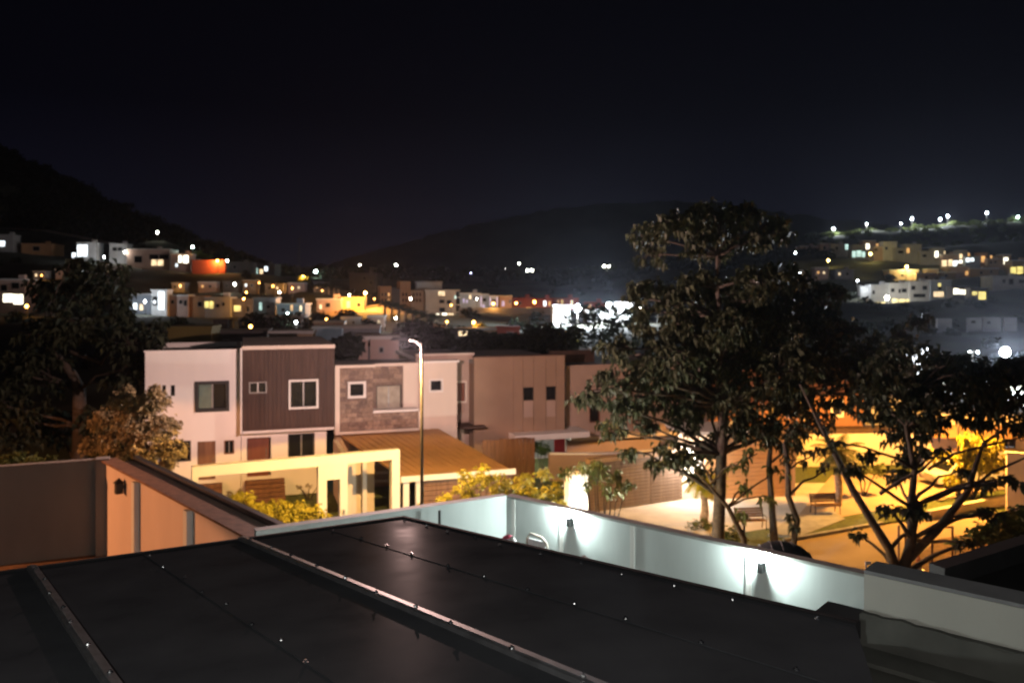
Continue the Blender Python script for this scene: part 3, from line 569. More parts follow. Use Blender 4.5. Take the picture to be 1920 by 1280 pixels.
h = gh['door']; d = MB().box(h[0]+0.02,h[1]-0.1,0.06,0.12,h[2],h[3]-0.05).build('door', redwood, r2); MB().box(h[1]-0.26,h[1]-0.22,0.0,0.058,h[2]+0.7,h[2]+1.5).build('handle', alum, d)
window(r2, gh['win'], 0.04, blackm, 2, 0.06)
steps(r2, h[0]-0.1, h[1]+0.7, -0.02, 6, wood)

# stone-clad house with a carport roof
r3 = root('stone_clad_house', 'stone-clad house with white border and sloping orange carport roof', FH)
D3 = -0.35
xs0, xs1, xs2, xs3 = FH.x(628,D3), FH.x(637,D3), FH.x(700,D3), FH.x(786,D3); xr = FH.x(857)
zb = FH.z(700,806,D3); zt3 = FH.z(660,690,D3); zs = FH.z(740,772,D3)
wsq = FH.rect((652,715,686,746), D3)
m = MB(); wall_holes(m, xs1, xs2, zb, zt3, D3+0.08, D3+0.3, [wsq]); m.box(xs2+0.002, xs3-0.05, D3+0.08, D3+0.25, zb, zs); m.build('wall', stone_c, r3)
wre = FH.rect((706,722,753,767), 0.5); xq0, xq1 = FH.x(698,0.5), FH.x(756,0.5); xq2 = FH.x(790,0.5)
m = MB(); wall_holes(m, xq0, xq1, zs-0.3, zt3, 0.55, 0.75, [wre]); m.build('wall', stone_c, r3)
MB().box(xq1+0.002, xq2, 0.5, 0.75, zs-0.3, zt3).build('wall', cream, r3)
MB().box(xs2-0.2, xs2-0.002, D3+0.31, 0.54, zb, zt3).build('side_wall', cream, r3)
def stones(x0, x1_, z0_, z1_, y, skip):
    z = z0_; row = 0
    while z < z1_-0.05:
        hgt = random.choice((0.2,0.24,0.29)); hgt = min(hgt, z1_-z); x = x0
        while x < x1_-0.03:
            wd = min(random.uniform(0.26,0.55), x1_-x)
            if x1_-x-wd < 0.12: wd = x1_-x
            a, b, c, d_ = x+0.008, x+wd-0.008, z+0.008, z+hgt-0.008
            x += wd
            if any(a < s[1] and b > s[0] and c < s[3] and d_ > s[2] for s in skip): 
                continue
            p = random.uniform(0.0,0.05)
            MB().box(a, b, y+p, y+0.078, c, d_).build('stone', random.choice((stone_a,stone_b,stone_c)), r3)
        z += hgt; row += 1
stones(xs1+0.01, xs2-0.01, zb, zt3, D3, [(wsq[0]-0.02,wsq[1]+0.02,wsq[2]-0.02,wsq[3]+0.02)])
stones(xs2+0.01, xs3-0.06, zb, zs-0.02, D3, [])
stones(xq0+0.05, xq1-0.02, zs, zt3, 0.47, [(wre[0]-0.02,wre[1]+0.02,wre[2]-0.02,wre[3]+0.02)])
window(r3, wsq, D3+0.05, white, 1, 0.13, 0.13); window(r3, wre, 0.6, blackm, 2, 0.05, 0.0, curtain)
bm = MB(); bm.box(xs0,xs1-0.005,D3-0.06,0.3,zb-0.15,zt3+0.02).box(xs1,xs3,D3-0.06,0.3,zb-0.15,zb-0.005).box(xs3-0.045,xs3+0.1,D3-0.06,0.2,zb-0.004,zs+0.0)
bm.build('border', cream, r3)
MB().box(xs2-0.02,xs3-0.05,D3-0.1,0.45,zs+0.003,zs+0.13).build('sill', white, r3)
MB().box(xs0,xs2+0.1,D3-0.1,0.5,zt3+0.025,zt3+0.17).build('cap', cream, r3); MB().box(xs2+0.11,xq2+0.1,0.3,0.9,zt3+0.005,zt3+0.16).build('cap', cream, r3)
wr = FH.rect((804,710,831,735)); zr = FH.z(820,680)
m = MB(); wall_holes(m, xs3+0.12, xr, 0, zr, 0.0, 0.25, [wr]); m.build('wall', cream, r3)
window(r3, wr, 0.02, white, 1, 0.11, 0.06)
MB().box(xs3+0.1,xr+0.12,-0.12,0.6,zr+0.003,zr+0.13).build('cap', white, r3)
MB().box(xr-0.25,xr-0.003,0.26,8,0,zr).build('side_wall', cream, r3); MB().box(xs0,xr-0.26,0.91,8,zt3-0.4,zt3-0.2).build('roof', concrete, r3)
MB().box(xs0+0.05,xs3+0.1,0.31,0.5,0,zb+0.2).build('ground_floor_wall', tan, r3)
DC = -8.0
def cp(px,py,d): return Vector((FH.x(px,d), d, FH.z(px,py,d)))
a_, b_, c_, d_ = cp(640,815,0.2), cp(822,803,-0.02), cp(960,881,DC), cp(755,893,DC)
carp = MB(); carp.slab([a_, d_, c_, b_], 0.12); carp.build('carport_roof', tilem, r3)
for i in range(1, 14):                  # raised seams of the sheet roof
    t = i/14; p, q_ = a_.lerp(b_, t), d_.lerp(c_, t)
    MB().slab([p+Vector((-0.02,0,0.03)), q_+Vector((-0.02,0,0.03)), q_+Vector((0.02,0,0.03)), p+Vector((0.02,0,0.03))], 0.025).build('roof_seam', tilem, r3)
MB().box(d_.x-0.1,c_.x+0.15,DC-0.14,DC-0.02,d_.z-0.25,d_.z+0.02).build('fascia', white, r3)
for px in (762, 786): MB().box(FH.x(px,DC)-0.14,FH.x(px,DC)+0.14,DC+0.02,DC+0.3,0,d_.z-0.13).build('post', white, r3)
for i in range(9): MB().box(FH.x(796,DC),c_.x,DC+0.12,DC+0.18,0.15+i*0.24,0.15+i*0.24+0.215).build('gate_board', wood, r3)
MB().box(xs0-0.1, xs0+0.12, -7.0, -0.5, 0, 3.0).build('carport_wall', cream, r3)

# gap house with a shuttered window
r4 = root('pink_house', 'narrow pinkish house with brown shutter squeezed beside the stone-clad house', FH)
D4 = 2.2; wz = FH.rect((852,714,875,755), D4); zt4 = FH.z(870,665,D4)
m = MB(); wall_holes(m, FH.x(780,D4), FH.x(888,D4), 0, zt4, D4, D4+0.25, [wz]); m.build('wall', pinkish, r4)
MB().box(FH.x(780,D4),FH.x(888,D4),D4+0.26,D4+7,zt4-0.3,zt4-0.1).build('roof', concrete, r4); MB().box(FH.x(780,D4),FH.x(889,D4),D4-0.1,D4+0.4,zt4+0.003,zt4+0.12).build('cap', cream, r4)
MB().box(FH.x(888,D4)-0.25,FH.x(888,D4)-0.01,D4+0.26,D4+7,0,zt4-0.31).build('side_wall', pinkish, r4)
w_ = window(r4, wz, D4, cream, 1, 0.1, 0.05, redwood)
ax0, ax1 = FH.x(860,0.8), FH.x(908,0.8); az = FH.z(884,798,0.8)
MB().box(ax0,ax1,0.4,D4-0.01,az-0.1,az).build('awning', brown, r4)

# tan panelled house
r5 = root('tan_panelled_house', 'large tan panelled house with two slim dark windows and white porch slab', FH)
D5 = 1.0; xa, xb = FH.x(889,D5), FH.x(1059,D5); zt5 = FH.z(970,668,D5); zb5 = FH.z(1000,826,D5)
ws = [FH.rect(r_, D5) for r_ in ((981,726,999,750),(1024,724,1041,749))]
m = MB(); wall_holes(m, xa, xb, zb5, zt5, D5, D5+0.25, ws); m.build('wall', tan, r5)
edges = [FH.x(p, D5) for p in (962,980,1000,1023,1042,1058)]
for a, b in zip(edges, edges[1:]):      # front panels, slightly proud, joints open
    hs = [w for w in ws if a < (w[0]+w[1])/2 < b]
    mb = MB(); wall_holes(mb, a+0.015, b-0.015, zb5, zt5-0.1, D5-0.05, D5-0.002, [(w[0]-0.01,w[1]+0.01,w[2]-0.01,w[3]+0.01) for w in hs]); mb.build('panel', tan, r5)
for w in ws:
    window(r5, w, D5-0.02, blackm, 1, 0.03, 0.04)
    MB().box(w[0]+0.01,w[1]-0.01,D5-0.075,D5-0.052,w[2]-1.05,w[2]-0.05).build('inset_panel', pinkish, r5)
MB().box(xa,xb,D5+0.26,D5+9,zt5-0.4,zt5-0.2).build('roof', concrete, r5); MB().box(xa-0.03,xb+0.02,D5-0.06,D5+0.3,zt5+0.002,zt5+0.08).build('cap', brown, r5)
MB().box(xa,xa+0.25,D5+0.26,D5+9,0,zt5-0.41).build('side_wall', tan, r5)
sx0, sx1 = FH.x(966,D5-1.2), FH.x(1106,D5-1.2); sz = FH.z(1030,813,D5-1.2)
MB().box(sx0,sx1,D5-1.2,D5+4,sz-0.35,sz).build('porch_slab', white, r5)
MB().box(sx0,sx1+4,D5+4.01,D5+4.2,0,sz-0.1).build('porch_wall', white, r5)
window(r5, FH.rect((968,836,998,856), D5+3.9), D5+3.9, blackm, 3, 0.05, 0, mat('greenish_glass',(0.2,0.26,0.24),0.15,0.2,2,spec=0.8))
rp = FH.rect((1040,815,1072,845), D5+3.0); MB().box(rp[0],rp[1],D5+3.0,D5+3.1,0,rp[3]).build('red_panel', mat('red_paint',(0.5,0.03,0.03),0.5,0.1,2), r5)
MB().box(xa,FH.x(966,D5),D5,D5+0.25,0,zb5-0.003).build('ground_floor_wall', tan, r5)
light('porch_light', 'POINT', ((sx0+sx1)/2-1.0, D5+2.2, sz-0.6), 90, (0.95,1,0.93), r5, 0.1)
MB().box((sx0+sx1)/2-1.1,(sx0+sx1)/2-0.9,D5+2.1,D5+2.3,sz-0.42,sz-0.355).build('ceiling_lamp', bulb['w'], r5)

# wooden fence in front of it and low curved wall
DF = -2.0
rf = thing('wooden_fence', 'brown vertical board fence between carport and tan panelled house', 'fence', FH.o, FH.a)
fx0, fx1 = FH.x(905,DF), FH.x(1003,DF); fzt = FH.z(960,822,DF)
for i in range(13):
    w_ = (fx1-fx0)/13; MB().box(fx0+i*w_+0.01, fx0+(i+1)*w_-0.01, DF, DF+0.04, 0, fzt+random.uniform(-0.04,0.04)).build('board', wood, rf)
MB().box(fx0,fx1,DF+0.045,DF+0.1,fzt-0.5,fzt-0.35).build('rail', wood, rf)
rc = thing('curved_wall', 'low curving white-topped garden wall beside the porch', 'wall', FH.o, FH.a)
cw = MB(); ct = MB(); N_ = 12; pa = [(FH.x(1030,-1.5)+ (FH.x(1300,-1.5)-FH.x(1030,-1.5))*i/N_, -1.5-1.2*math.sin(math.pi*i/N_)) for i in range(N_+1)]
zc = FH.z(1070,846,-1.5)
for (a, b) in zip(pa, pa[1:]):
    cw.prism([(a[0],a[1]),(b[0],b[1]),(b[0],b[1]+0.2),(a[0],a[1]+0.2)], 0, zc-0.1); ct.prism([(a[0],a[1]-0.05),(b[0],b[1]-0.05),(b[0],b[1]+0.25),(a[0],a[1]+0.25)], zc-0.098, zc)
cw.build('wall', tan, rc); ct.build('coping', white, rc)

# the next house, half hidden by the big tree
r6 = root('terracotta_house', 'terracotta flat-roofed house half hidden behind the tall tree', FH)
D6 = 2.0; xa, xb = FH.x(1062,D6), FH.x(1330,D6); zt6 = FH.z(1100,684,D6); zb6 = FH.z(1150,812,D6)
w6 = [FH.rect(r_, D6) for r_ in ((1105,750,1125,792),(1190,752,1215,790),(1262,756,1282,800))]
m = MB(); wall_holes(m, xa, xb, 0, zt6, D6, D6+0.25, w6); m.build('wall', pinkish, r6)
for w in w6: window(r6, w, D6+0.02, redwood, 1, 0.06)
MB().box(xa,xb,D6+0.26,D6+8,zt6-0.3,zt6-0.1).build('roof', concrete, r6)
MB().box(xa,FH.x(1150,D6),D6+3,D6+3.2,zt6-0.09,zt6+0.75).build('parapet', brown, r6)
MB().box(xa,xb,D6-0.8,D6-0.003,zb6-0.2,zb6).build('balcony_slab', cream, r6)
for i in range(14): MB().box(FH.x(1150,D6-0.7)+i*0.5, FH.x(1150,D6-0.7)+i*0.5+0.03, D6-0.7, D6-0.67, zb6+0.003, zb6+0.95).build('railing_bar', greym, r6)
MB().box(FH.x(1150,D6-0.7), FH.x(1150,D6-0.7)+6.6, D6-0.72, D6-0.65, zb6+0.952, zb6+1.0).build('handrail', greym, r6)

# garage gate wall
pA, pB = G(1105,962), G(1290,935); FG = Fr((pA.x,pA.y), math.atan2(pB.y-pA.y, pB.x-pA.x)); glen = (pB-pA).length
gatem = mat('grey_brown_slats', (0.15,0.11,0.09), 0.6, 0.25, 5, streak=0.1)
rg = thing('garage_gate', 'wide brown slatted garage gate left of the pale driveway', 'gate', FG.o, FG.a)
cuts = [0, FG.x(1165), FG.x(1220), glen]
for a, b in zip(cuts, cuts[1:]):
    pn = MB().box(a+0.02,b-0.02,0.05,0.1,0.05,2.5).build('panel_frame', brown, rg)
    for i in range(14): MB().box(a+0.02,b-0.02,0.0,0.045,0.06+i*0.175,0.06+i*0.175+0.15).build('slat', gatem, pn)
MB().box(-0.05,glen+0.02,-0.1,0.3,2.52,2.75).build('lintel', tan, rg)
# white pillar burning in lamplight
wp = W(1082, 900, 33.5)
pl = thing('gate_pillar', 'white rendered gate pillar glaring in the street light', 'pillar', (wp.x, wp.y, 0), ANG)
ztp = H-(887-HZ)/F*33.5
MB().box(-0.43,0.40,-0.2,0.35,0,ztp-0.08).build('shaft', white, pl); MB().box(-0.47,0.44,-0.24,0.39,ztp-0.078,ztp).build('cap', white, pl)

ul = thing('ground_uplight', 'ground spotlight glaring up the white gate pillar', 'lamp', (wp.x-0.2, wp.y-1.1, 0))
MB().tube([(0,0,0),(0,0,0.25)],0.12,10).build('body', blackm, ul); MB().tube([(0,0,0.251),(0,0,0.27)],0.09,10).build('lens', bulb['w'], ul)
light('uplight', 'POINT', (0,0,0.9), 2200, (1,0.92,0.75), ul, 0.08)

# second garage with alcove, right of the gate
pC, pD = G(1322,936), G(1492,930); FG2 = Fr((pC.x,pC.y), math.atan2(pD.y-pC.y, pD.x-pC.x)); g2 = (pD-pC).length
rg2 = thing('boarded_garage', 'tan boarded garage front behind the slim leaning trunks', 'garage', FG2.o, FG2.a)
for i in range(12): MB().box(0.02,g2*0.9,0.0,0.05,0.04+i*0.235,0.04+i*0.235+0.21).build('board', tilem, rg2)
MB().box(0,g2,0.055,0.3,0,2.95).build('wall', tan, rg2); MB().box(g2*0.9+0.01,g2*0.93,-0.03,0.05,0,2.9).build('post', brown, rg2)
MB().box(-1.4,g2*0.55,-0.8,2.5,3.6,3.8).build('canopy', white, rg2); MB().box(-1.4,g2,0.31,0.5,0,3.59).build('back_wall', tan, rg2)
MB().box(-1.75,-0.06,0.1,0.3,0,2.9).build('alcove_wall', white, rg2)
lp = W(1291, 848, pB.y-0.35)
wl_ = thing('wall_lamp', 'bright white wall lamp over the pale driveway', 'lamp', lp)
MB().ball((0,0,0),0.13).build('globe', bulb['w'], wl_, True); MB().box(-0.05,0.05,0.1,0.34,-0.06,0.06).build('bracket', greym, wl_)
light('driveway_light', 'POINT', (0,-0.25,-0.15), 1000, (1,0.86,0.70), wl_, 0.1)

# houses behind the right-hand trees
FR = Fr((W(1330,600,52).x, 52), R(6))
r8 = root('brown_house', 'brown house with white-trimmed window seen through the right tree', FR)
w8 = [FR.rect(r_) for r_ in ((1557,748,1581,782),(1500,752,1512,788),(1440,745,1460,785))]
za = FR.z(1500,800); zt8 = FR.z(1500,690)
m = MB(); wall_holes(m, FR.x(1330), FR.x(1620), za, zt8, 0, 0.25, w8); m.build('wall', mat('rust_render',(0.24,0.12,0.075),0.85,0.15,1), r8)
window(r8, w8[0], 0.02, white, 1, 0.16, 0.1); window(r8, w8[1], 0.02, white, 1, 0.1, 0.05); window(r8, w8[2], 0.02, blackm, 2, 0.06)
MB().box(FR.x(1330),FR.x(1620),0.26,8,zt8-0.3,zt8-0.1).build('roof', concrete, r8)
MB().box(FR.x(1480),FR.x(1720),-1.0,-0.8,0,za-0.25).build('garden_wall', cream, r8); MB().box(FR.x(1330),FR.x(1725),-1.15,0.2,za-0.245,za-0.01).build('ledge', brown, r8)
r9 = root('grey_house', 'grey-walled house glimpsed between branches of the right tree', FR)
m = MB(); w9 = FR.rect((1650,752,1664,772)); wall_holes(m, FR.x(1628), FR.x(1760), za-0.005, FR.z(1660,742), 0.3, 0.55, [w9]); m.build('wall', greyp, r9); window(r9, w9, 0.32, white, 1, 0.06)
MB().box(FR.x(1628),FR.x(1760),0.56,7,FR.z(1660,742)-0.3,FR.z(1660,742)-0.1).build('roof', concrete, r9)
FR2 = Fr((W(1760,600,50).x, 50), R(-4))
r10 = root('sodium_lit_house', 'low house lit deep orange behind the yellow tree at right', FR2)
m = MB(); w10 = [FR2.rect((1800,795,1835,830)), FR2.rect((1880,800,1905,840))]
wall_holes(m, FR2.x(1735), FR2.x(1990), 0, FR2.z(1850,778), 0, 0.25, w10); m.build('wall', cream, r10)
for w in w10: window(r10, w, 0.03, brown, 2, 0.07)
MB().slab([(FR2.x(1735),-1.2,FR2.z(1850,812)),(FR2.x(1990),-1.2,FR2.z(1850,812)),(FR2.x(1990),0.1,FR2.z(1850,795)),(FR2.x(1735),0.1,FR2.z(1850,795))],0.12).build('porch_roof', tilem, r10)
MB().box(FR2.x(1735),FR2.x(1990),0.26,8,FR2.z(1850,778)-0.3,FR2.z(1850,778)-0.1).build('roof', concrete, r10)
for i in range(7): MB().box(FR2.x(1765),FR2.x(1815),-1.6,-1.55,0.3+i*0.22,0.3+i*0.22+0.16).build('fence_board', wood, r10)
# pinkish concrete wall at the right edge
qw = G(1888,962); rw = thing('concrete_wall', 'pinkish concrete wall end at the right edge of the street', 'wall', (qw.x,qw.y,0), R(-20))
MB().box(0,7,0,0.25,0,3.0).build('wall', cream, rw); MB().box(-0.05,7,-0.05,0.3,3.003,3.1).build('coping', cream, rw)
lw = thing('garden_kerb_wall', 'low pale kerb wall lit yellow beyond the right tree', 'wall', G(1745,975), math.atan2(G(1890,945).y-G(1745,975).y, G(1890,945).x-G(1745,975).x))
MB().box(0,(G(1890,945)-G(1745,975)).length,0,0.25,0,0.45).build('wall', cream, lw)

# ------------------------------------------------------------------ gateway portal
pr = W(750, 600, 37.5); plf = W(360, 600, 33.6)
FP = Fr((plf.x,plf.y), math.atan2(pr.y-plf.y, pr.x-plf.x)); plen = (Vector((pr.x,pr.y))-Vector((plf.x,plf.y))).length
pt = thing('gateway', 'white concrete gateway frame glowing yellow before the white house', 'gateway', FP.o, FP.a)
ztop = FP.z(740,843); zbt = FP.z(740,861); 
MB().box(0,plen,0,0.4,zbt,ztop).build('beam', white, pt)
for a, b in ((358,372),(735,751)): MB().box(max(0,FP.x(a)),min(plen,FP.x(b)),0,0.4,0,zbt-0.002).build('post', white, pt)
g0,g1,g2_,g3 = FP.x(597),FP.x(613),FP.x(638),FP.x(652); zg = FP.z(625,899)
MB().box(g0,g3,0.02,0.38,zg,zbt-0.002).build('gate_lintel', white, pt)
for a, b in ((g0,g1),(g2_,g3)): MB().box(a,b,0.02,0.38,0,zg-0.002).build('gate_post', white, pt)
MB().box(g2_+0.1,g2_+0.2,-0.05,0.018,1.1,1.3).build('intercom', greym, pt)
MB().box(FP.x(690),FP.x(735),3.0,3.2,0,2.9).box(FP.x(676,3.0),FP.x(684,3.0),2.6,2.9,0,2.9).build('rear_wall', cream, pt)

# ------------------------------------------------------------------ lamp posts near
def street_lamp(name, label, px, Y, top_z, arm, power, spot=True, cone=141, soft=0.0, col=SOD, base_z=0.0, vis='a', group=None, rp=0.075, gcol=(1,0.60,0.42)):
    p = W(px, 600, Y); t = thing(name, label, 'lamp', (p.x,p.y,base_z), 0, group)
    hz = top_z-base_z
    MB().tube([(0,0,0),(0,0,0.4)],0.14,8).build('base', polem, t)
    MB().tube([(0,0,0.4),(0,0,hz*0.5),(0,0,hz)],[rp,rp*0.85,rp*0.7],8).build('pole', polem, t, True)
    ax, ay = arm
    MB().tube([(0,0,hz-0.15),(ax*0.3,ay*0.3,hz+0.05),(ax*0.75,ay*0.75,hz+0.12)],0.035,6).build('arm', polem, t)
    hd = MB(); L_ = math.hypot(ax,ay); dx, dy = ax/L_, ay/L_; nx_, ny_ = -dy, dx
    def q_(s,w,z): return (ax*0.7+dx*s+nx_*w, ay*0.7+dy*s+ny_*w, hz+z)
    hd.add([q_(0,-.09,.08),q_(.7,-.15,.08),q_(.7,.15,.08),q_(0,.09,.08),q_(.05,-.07,.2),q_(.6,-.1,.2),q_(.6,.1,.2),q_(.05,.07,.2)],
           [(0,3,2,1),(4,5,6,7),(0,1,5,4),(1,2,6,5),(2,3,7,6),(3,0,4,7)])
    hd.build('lamp_head', polem, t)
    ln = MB(); ln.ball(q_(.38,0,.082),.2,.09,.008); ln.build('lens', bulb[vis], t, True)
    lpos = q_(.42,0,-0.16)
    if spot: light('street_light', 'SPOT', lpos, power, col, t, 0.08, (0,0,0), cone, 0.03)
    if soft:                            # added glow, mostly above the main beam, to brighten upper house fronts
        lo = light('added_glow', 'POINT', lpos, soft, gcol, t, 0.08); lo.data.use_nodes = True
        ln_ = lo.data.node_tree; em = ln_.nodes['Emission']; em.inputs[0].default_value = (1,1,1,1)
        tc_ = ln_.nodes.new('ShaderNodeTexCoord'); sz_ = ln_.nodes.new('ShaderNodeSeparateXYZ'); mr_ = ln_.nodes.new('ShaderNodeMapRange')
        mr_.inputs['From Min'].default_value = -0.42; mr_.inputs['From Max'].default_value = -0.30; mr_.inputs['To Min'].default_value = 0.12; mr_.inputs['To Max'].default_value = 1.0
        ln_.links.new(tc_.outputs['Normal'], sz_.inputs[0]); ln_.links.new(sz_.outputs[2], mr_.inputs[0]); ln_.links.new(mr_.outputs[0], em.inputs[1])
    return t
street_lamp('street_lamp', 'tall sodium street lamp before the stone-clad house', 791, 29.0, H-(643-HZ)/F*29, (-0.7,0.25), 10200, soft=11500, col=(1,0.54,0.12), gcol=(1,0.63,0.56))
street_lamp('street_lamp', 'sodium street lamp half hidden in the right-hand tree crown', 1797, 44.0, 7.2, (-1.2,-0.5), 19000, soft=1500, cone=150, gcol=(1,0.5,0.15), col=(1,0.44,0.07))
street_lamp('street_lamp', 'sodium street lamp standing beyond the left boundary wall', -1510, 17.0, 9.4, (0.9,0.3), 14000, cone=165, col=(1,0.37,0.14))

# ------------------------------------------------------------------ own compound: walls, yard, roof
ZW = H-(928-HZ)/F*18.0
cC = W(950, 928, 18.0); c2 = G(1640, 1079, ZW); cL = G(480, 994, ZW)
def seg_wall(name, label, a, b, zb, zt_, m, th=0.16, cap=True, capm=None, over=0.03):
    a2, b2 = Vector((a[0],a[1])), Vector((b[0],b[1])); L_ = (b2-a2).length; ang = math.atan2(b2.y-a2.y, b2.x-a2.x)
    t = thing(name, label, 'wall', (a2.x,a2.y,0), ang)
    MB().box(0,L_,0,th,zb,zt_-0.05).build('wall', m, t)
    if cap: MB().box(-0.0,L_,-over,th+over,zt_-0.048,zt_).build('coping', capm or m, t)
    return t, L_, ang
YARD = 4.8
plan('yard', [(cL.x-1.5,cL.y-9),(cL.x,cL.y),(cC.x,cC.y),(c2.x+2,c2.y-2),(9,3),(4,-6),(-8,-4)], YARD, concrete)
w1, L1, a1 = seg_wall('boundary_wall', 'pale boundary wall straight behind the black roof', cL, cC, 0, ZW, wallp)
for px in (815,): 
    pass
w2, L2, a2 = seg_wall('boundary_wall', 'white boundary wall with two glaring wall lamps running right', cC, c2, 0, ZW+0.002, wallp, th=0.16, capm=concrete)
F2 = Fr((cC.x,cC.y), a2)
for px in (963,1053,1186,1404):
    x = F2.x(px); MB().box(x-0.05,x+0.05,-0.018,-0.003,YARD,ZW-0.06).build('pilaster', white, w2)
for i, (px,py) in enumerate(((1071,975),(1430,1059))):
    x = F2.x(px); z = F2.z(px,py); 
    s = thing('wall_sconce', ('left' if i==0 else 'right')+' black up-light lamp burning on the white boundary wall', 'lamp', F2.o+Vector((F2.u.x*x, F2.u.y*x, z)), a2, 'lamps on the boundary wall')
    MB().box(-0.045,0.045,-0.13,-0.003,-0.11,0.08).build('body', blackm, s); MB().box(-0.035,0.035,-0.12,-0.02,0.081,0.095).build('lens', bulb['c'], s)
    light('sconce_light', 'POINT', (0,-0.13,0.20), 200, (0.84,1.0,0.95), s, 0.03)
# left walls
cK = W(195, 860, 22.7); ZL = cK.z
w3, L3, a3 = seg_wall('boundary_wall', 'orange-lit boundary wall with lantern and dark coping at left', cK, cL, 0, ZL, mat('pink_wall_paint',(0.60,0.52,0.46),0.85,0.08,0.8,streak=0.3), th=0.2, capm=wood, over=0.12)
F3 = Fr((cK.x,cK.y), a3)
for px in (250,348):
    x = F3.x(px,-0.12); MB().box(x-0.11,x+0.11,-0.14,-0.003,3,ZL-0.12).build('pilaster', wallp, w3)
MB().box(0.05,L3,0.22,0.75,ZL-0.35,ZL-0.15).build('ledge', cream, w3); MB().box(0.05,L3,0.76,0.9,ZL-0.35,ZL-0.02).build('outer_coping', blackm, w3)
xln = F3.x(233); ln = thing('wall_lantern', 'black unlit lantern on the orange-lit boundary wall', 'lamp', F3.o+Vector((F3.u.x*xln,F3.u.y*xln,F3.z(233,912))), a3)
MB().box(-0.09,0.09,-0.22,-0.05,-0.16,0.12).build('cage', blackm, ln); MB().add([(-.12,-.25,.12),(.12,-.25,.12),(.12,-.02,.12),(-.12,-.02,.12),(0,-.13,.26)],[(0,3,2,1),(0,1,4),(1,2,4),(2,3,4),(3,0,4)]).build('cap', blackm, ln)
MB().box(-0.03,0.03,-0.05,-0.003,-0.05,0.05).build('bracket', blackm, ln)
cJ = W(-60, 877, 21.4); unlitp = mat('unlit_grey_paint', (0.215,0.20,0.18), 0.85, 0.12, 0.9, streak=0.4)  # this wall's missing light is put into a darker grey
w4, L4, a4 = seg_wall('boundary_wall', 'unlit grey boundary wall at the far left', (cJ.x,cJ.y), (cK.x,cK.y), 0, ZL, unlitp, th=0.2, capm=unlitp)
MB().box(L4-0.2,L4+0.14,-0.2,0.22,0,ZL+0.03).build('corner_post', unlitp, w4)
plan('side_yard', [(-30,10),(cL.x,cL.y-0.02),(cK.x,cK.y),(cJ.x,cJ.y),(-30,20)], 3.7, earth)

# black roof over the terrace
C0 = Vector((-1.094, 8.0, H-2.217)); VA = Vector((-3.0,-1.6,0)); VB = Vector((2.769,-3.74,0.5045))
def RP(t, s, dz=0.0): return C0+VA*t+VB*s+Vector((0,0,dz))
roofm = bpy.data.materials.new('smoked_roof_sheet'); roofm.use_nodes = True
nt = roofm.node_tree; b = nt.nodes['Principled BSDF']; b.inputs['Base Color'].default_value = (0.012,0.012,0.013,1)
tc = nt.nodes.new('ShaderNodeTexCoord'); nz = nt.nodes.new('ShaderNodeTexNoise'); nz.inputs['Scale'].default_value = 2.2; nz.inputs['Detail'].default_value = 7
mr = nt.nodes.new('ShaderNodeMapRange'); mr.inputs['To Min'].default_value = 0.14; mr.inputs['To Max'].default_value = 0.5
nt.links.new(tc.outputs['Object'], nz.inputs[0]); nt.links.new(nz.outputs[0], mr.inputs[0]); nt.links.new(mr.outputs[0], b.inputs['Roughness'])
cr = nt.nodes.new('ShaderNodeValToRGB'); cr.color_ramp.elements[0].color = (0.029,0.031,0.036,1); cr.color_ramp.elements[1].color = (0.074,0.079,0.088,1)
nt.links.new(nz.outputs[0], cr.inputs[0]); nt.links.new(cr.outputs[0], b.inputs['Base Color'])
bp = nt.nodes.new('ShaderNodeBump'); bp.inputs['Strength'].default_value = 0.12; bp.inputs['Distance'].default_value = 0.01
n2 = nt.nodes.new('ShaderNodeTexNoise'); n2.inputs['Scale'].default_value = 0.9; nt.links.new(tc.outputs['Object'], n2.inputs[0]); nt.links.new(n2.outputs[0], bp.inputs['Height']); nt.links.new(bp.outputs[0], b.inputs['Normal'])
df = nt.nodes.new('ShaderNodeBsdfDiffuse'); gl = nt.nodes.new('ShaderNodeBsdfGlossy'); mxs = nt.nodes.new('ShaderNodeMixShader'); mxs.inputs[0].default_value = 0.006
nt.links.new(cr.outputs[0], df.inputs[0]); nt.links.new(mr.outputs[0], gl.inputs['Roughness']); nt.links.new(bp.outputs[0], gl.inputs['Normal'])
nt.links.new(df.outputs[0], mxs.inputs[1]); nt.links.new(gl.outputs[0], mxs.inputs[2]); nt.links.new(mxs.outputs[0], nt.nodes['Material Output'].inputs[0])
nt.nodes.remove(b)
rr = thing('terrace_roof', 'dark smoked sheet roof with metal strips and screws in the foreground', 'roof', (0,0,0))
SE = 1.035
tb = [0.0, 0.452, 0.936, 1.42, 1.95]
def cut(t):                             # the sheets stop on a line running towards the house
    s = SE
    return s+t*0.62
for a, b_ in zip(tb, tb[1:]):
    e0, e1 = (cut(a), cut(b_))
    pts = [RP(a,0), RP(b_,0), RP(b_, e1), RP(a, e0)]
    MB().slab(pts, 0.03).build('sheet', roofm, rr)
for t in tb[1:4]:
    g = 0.0105
    MB().slab([RP(t-g,-0.005,0.028), RP(t+g,-0.005,0.028), RP(t+g,cut(t)-0.02,0.028), RP(t-g,cut(t)-0.02,0.028)], 0.026).build('cover_strip', alum, rr)
    MB().slab([RP(t-g*0.35,-0.005,0.034), RP(t+g*0.35,-0.005,0.034), RP(t+g*0.35,cut(t)-0.02,0.034), RP(t-g*0.35,cut(t)-0.02,0.034)], 0.0055).build('strip_rib', alum, rr)
rim = mat('dark_rim', (0.022,0.022,0.024), 0.85, 0.2, 4, spec=0.05)
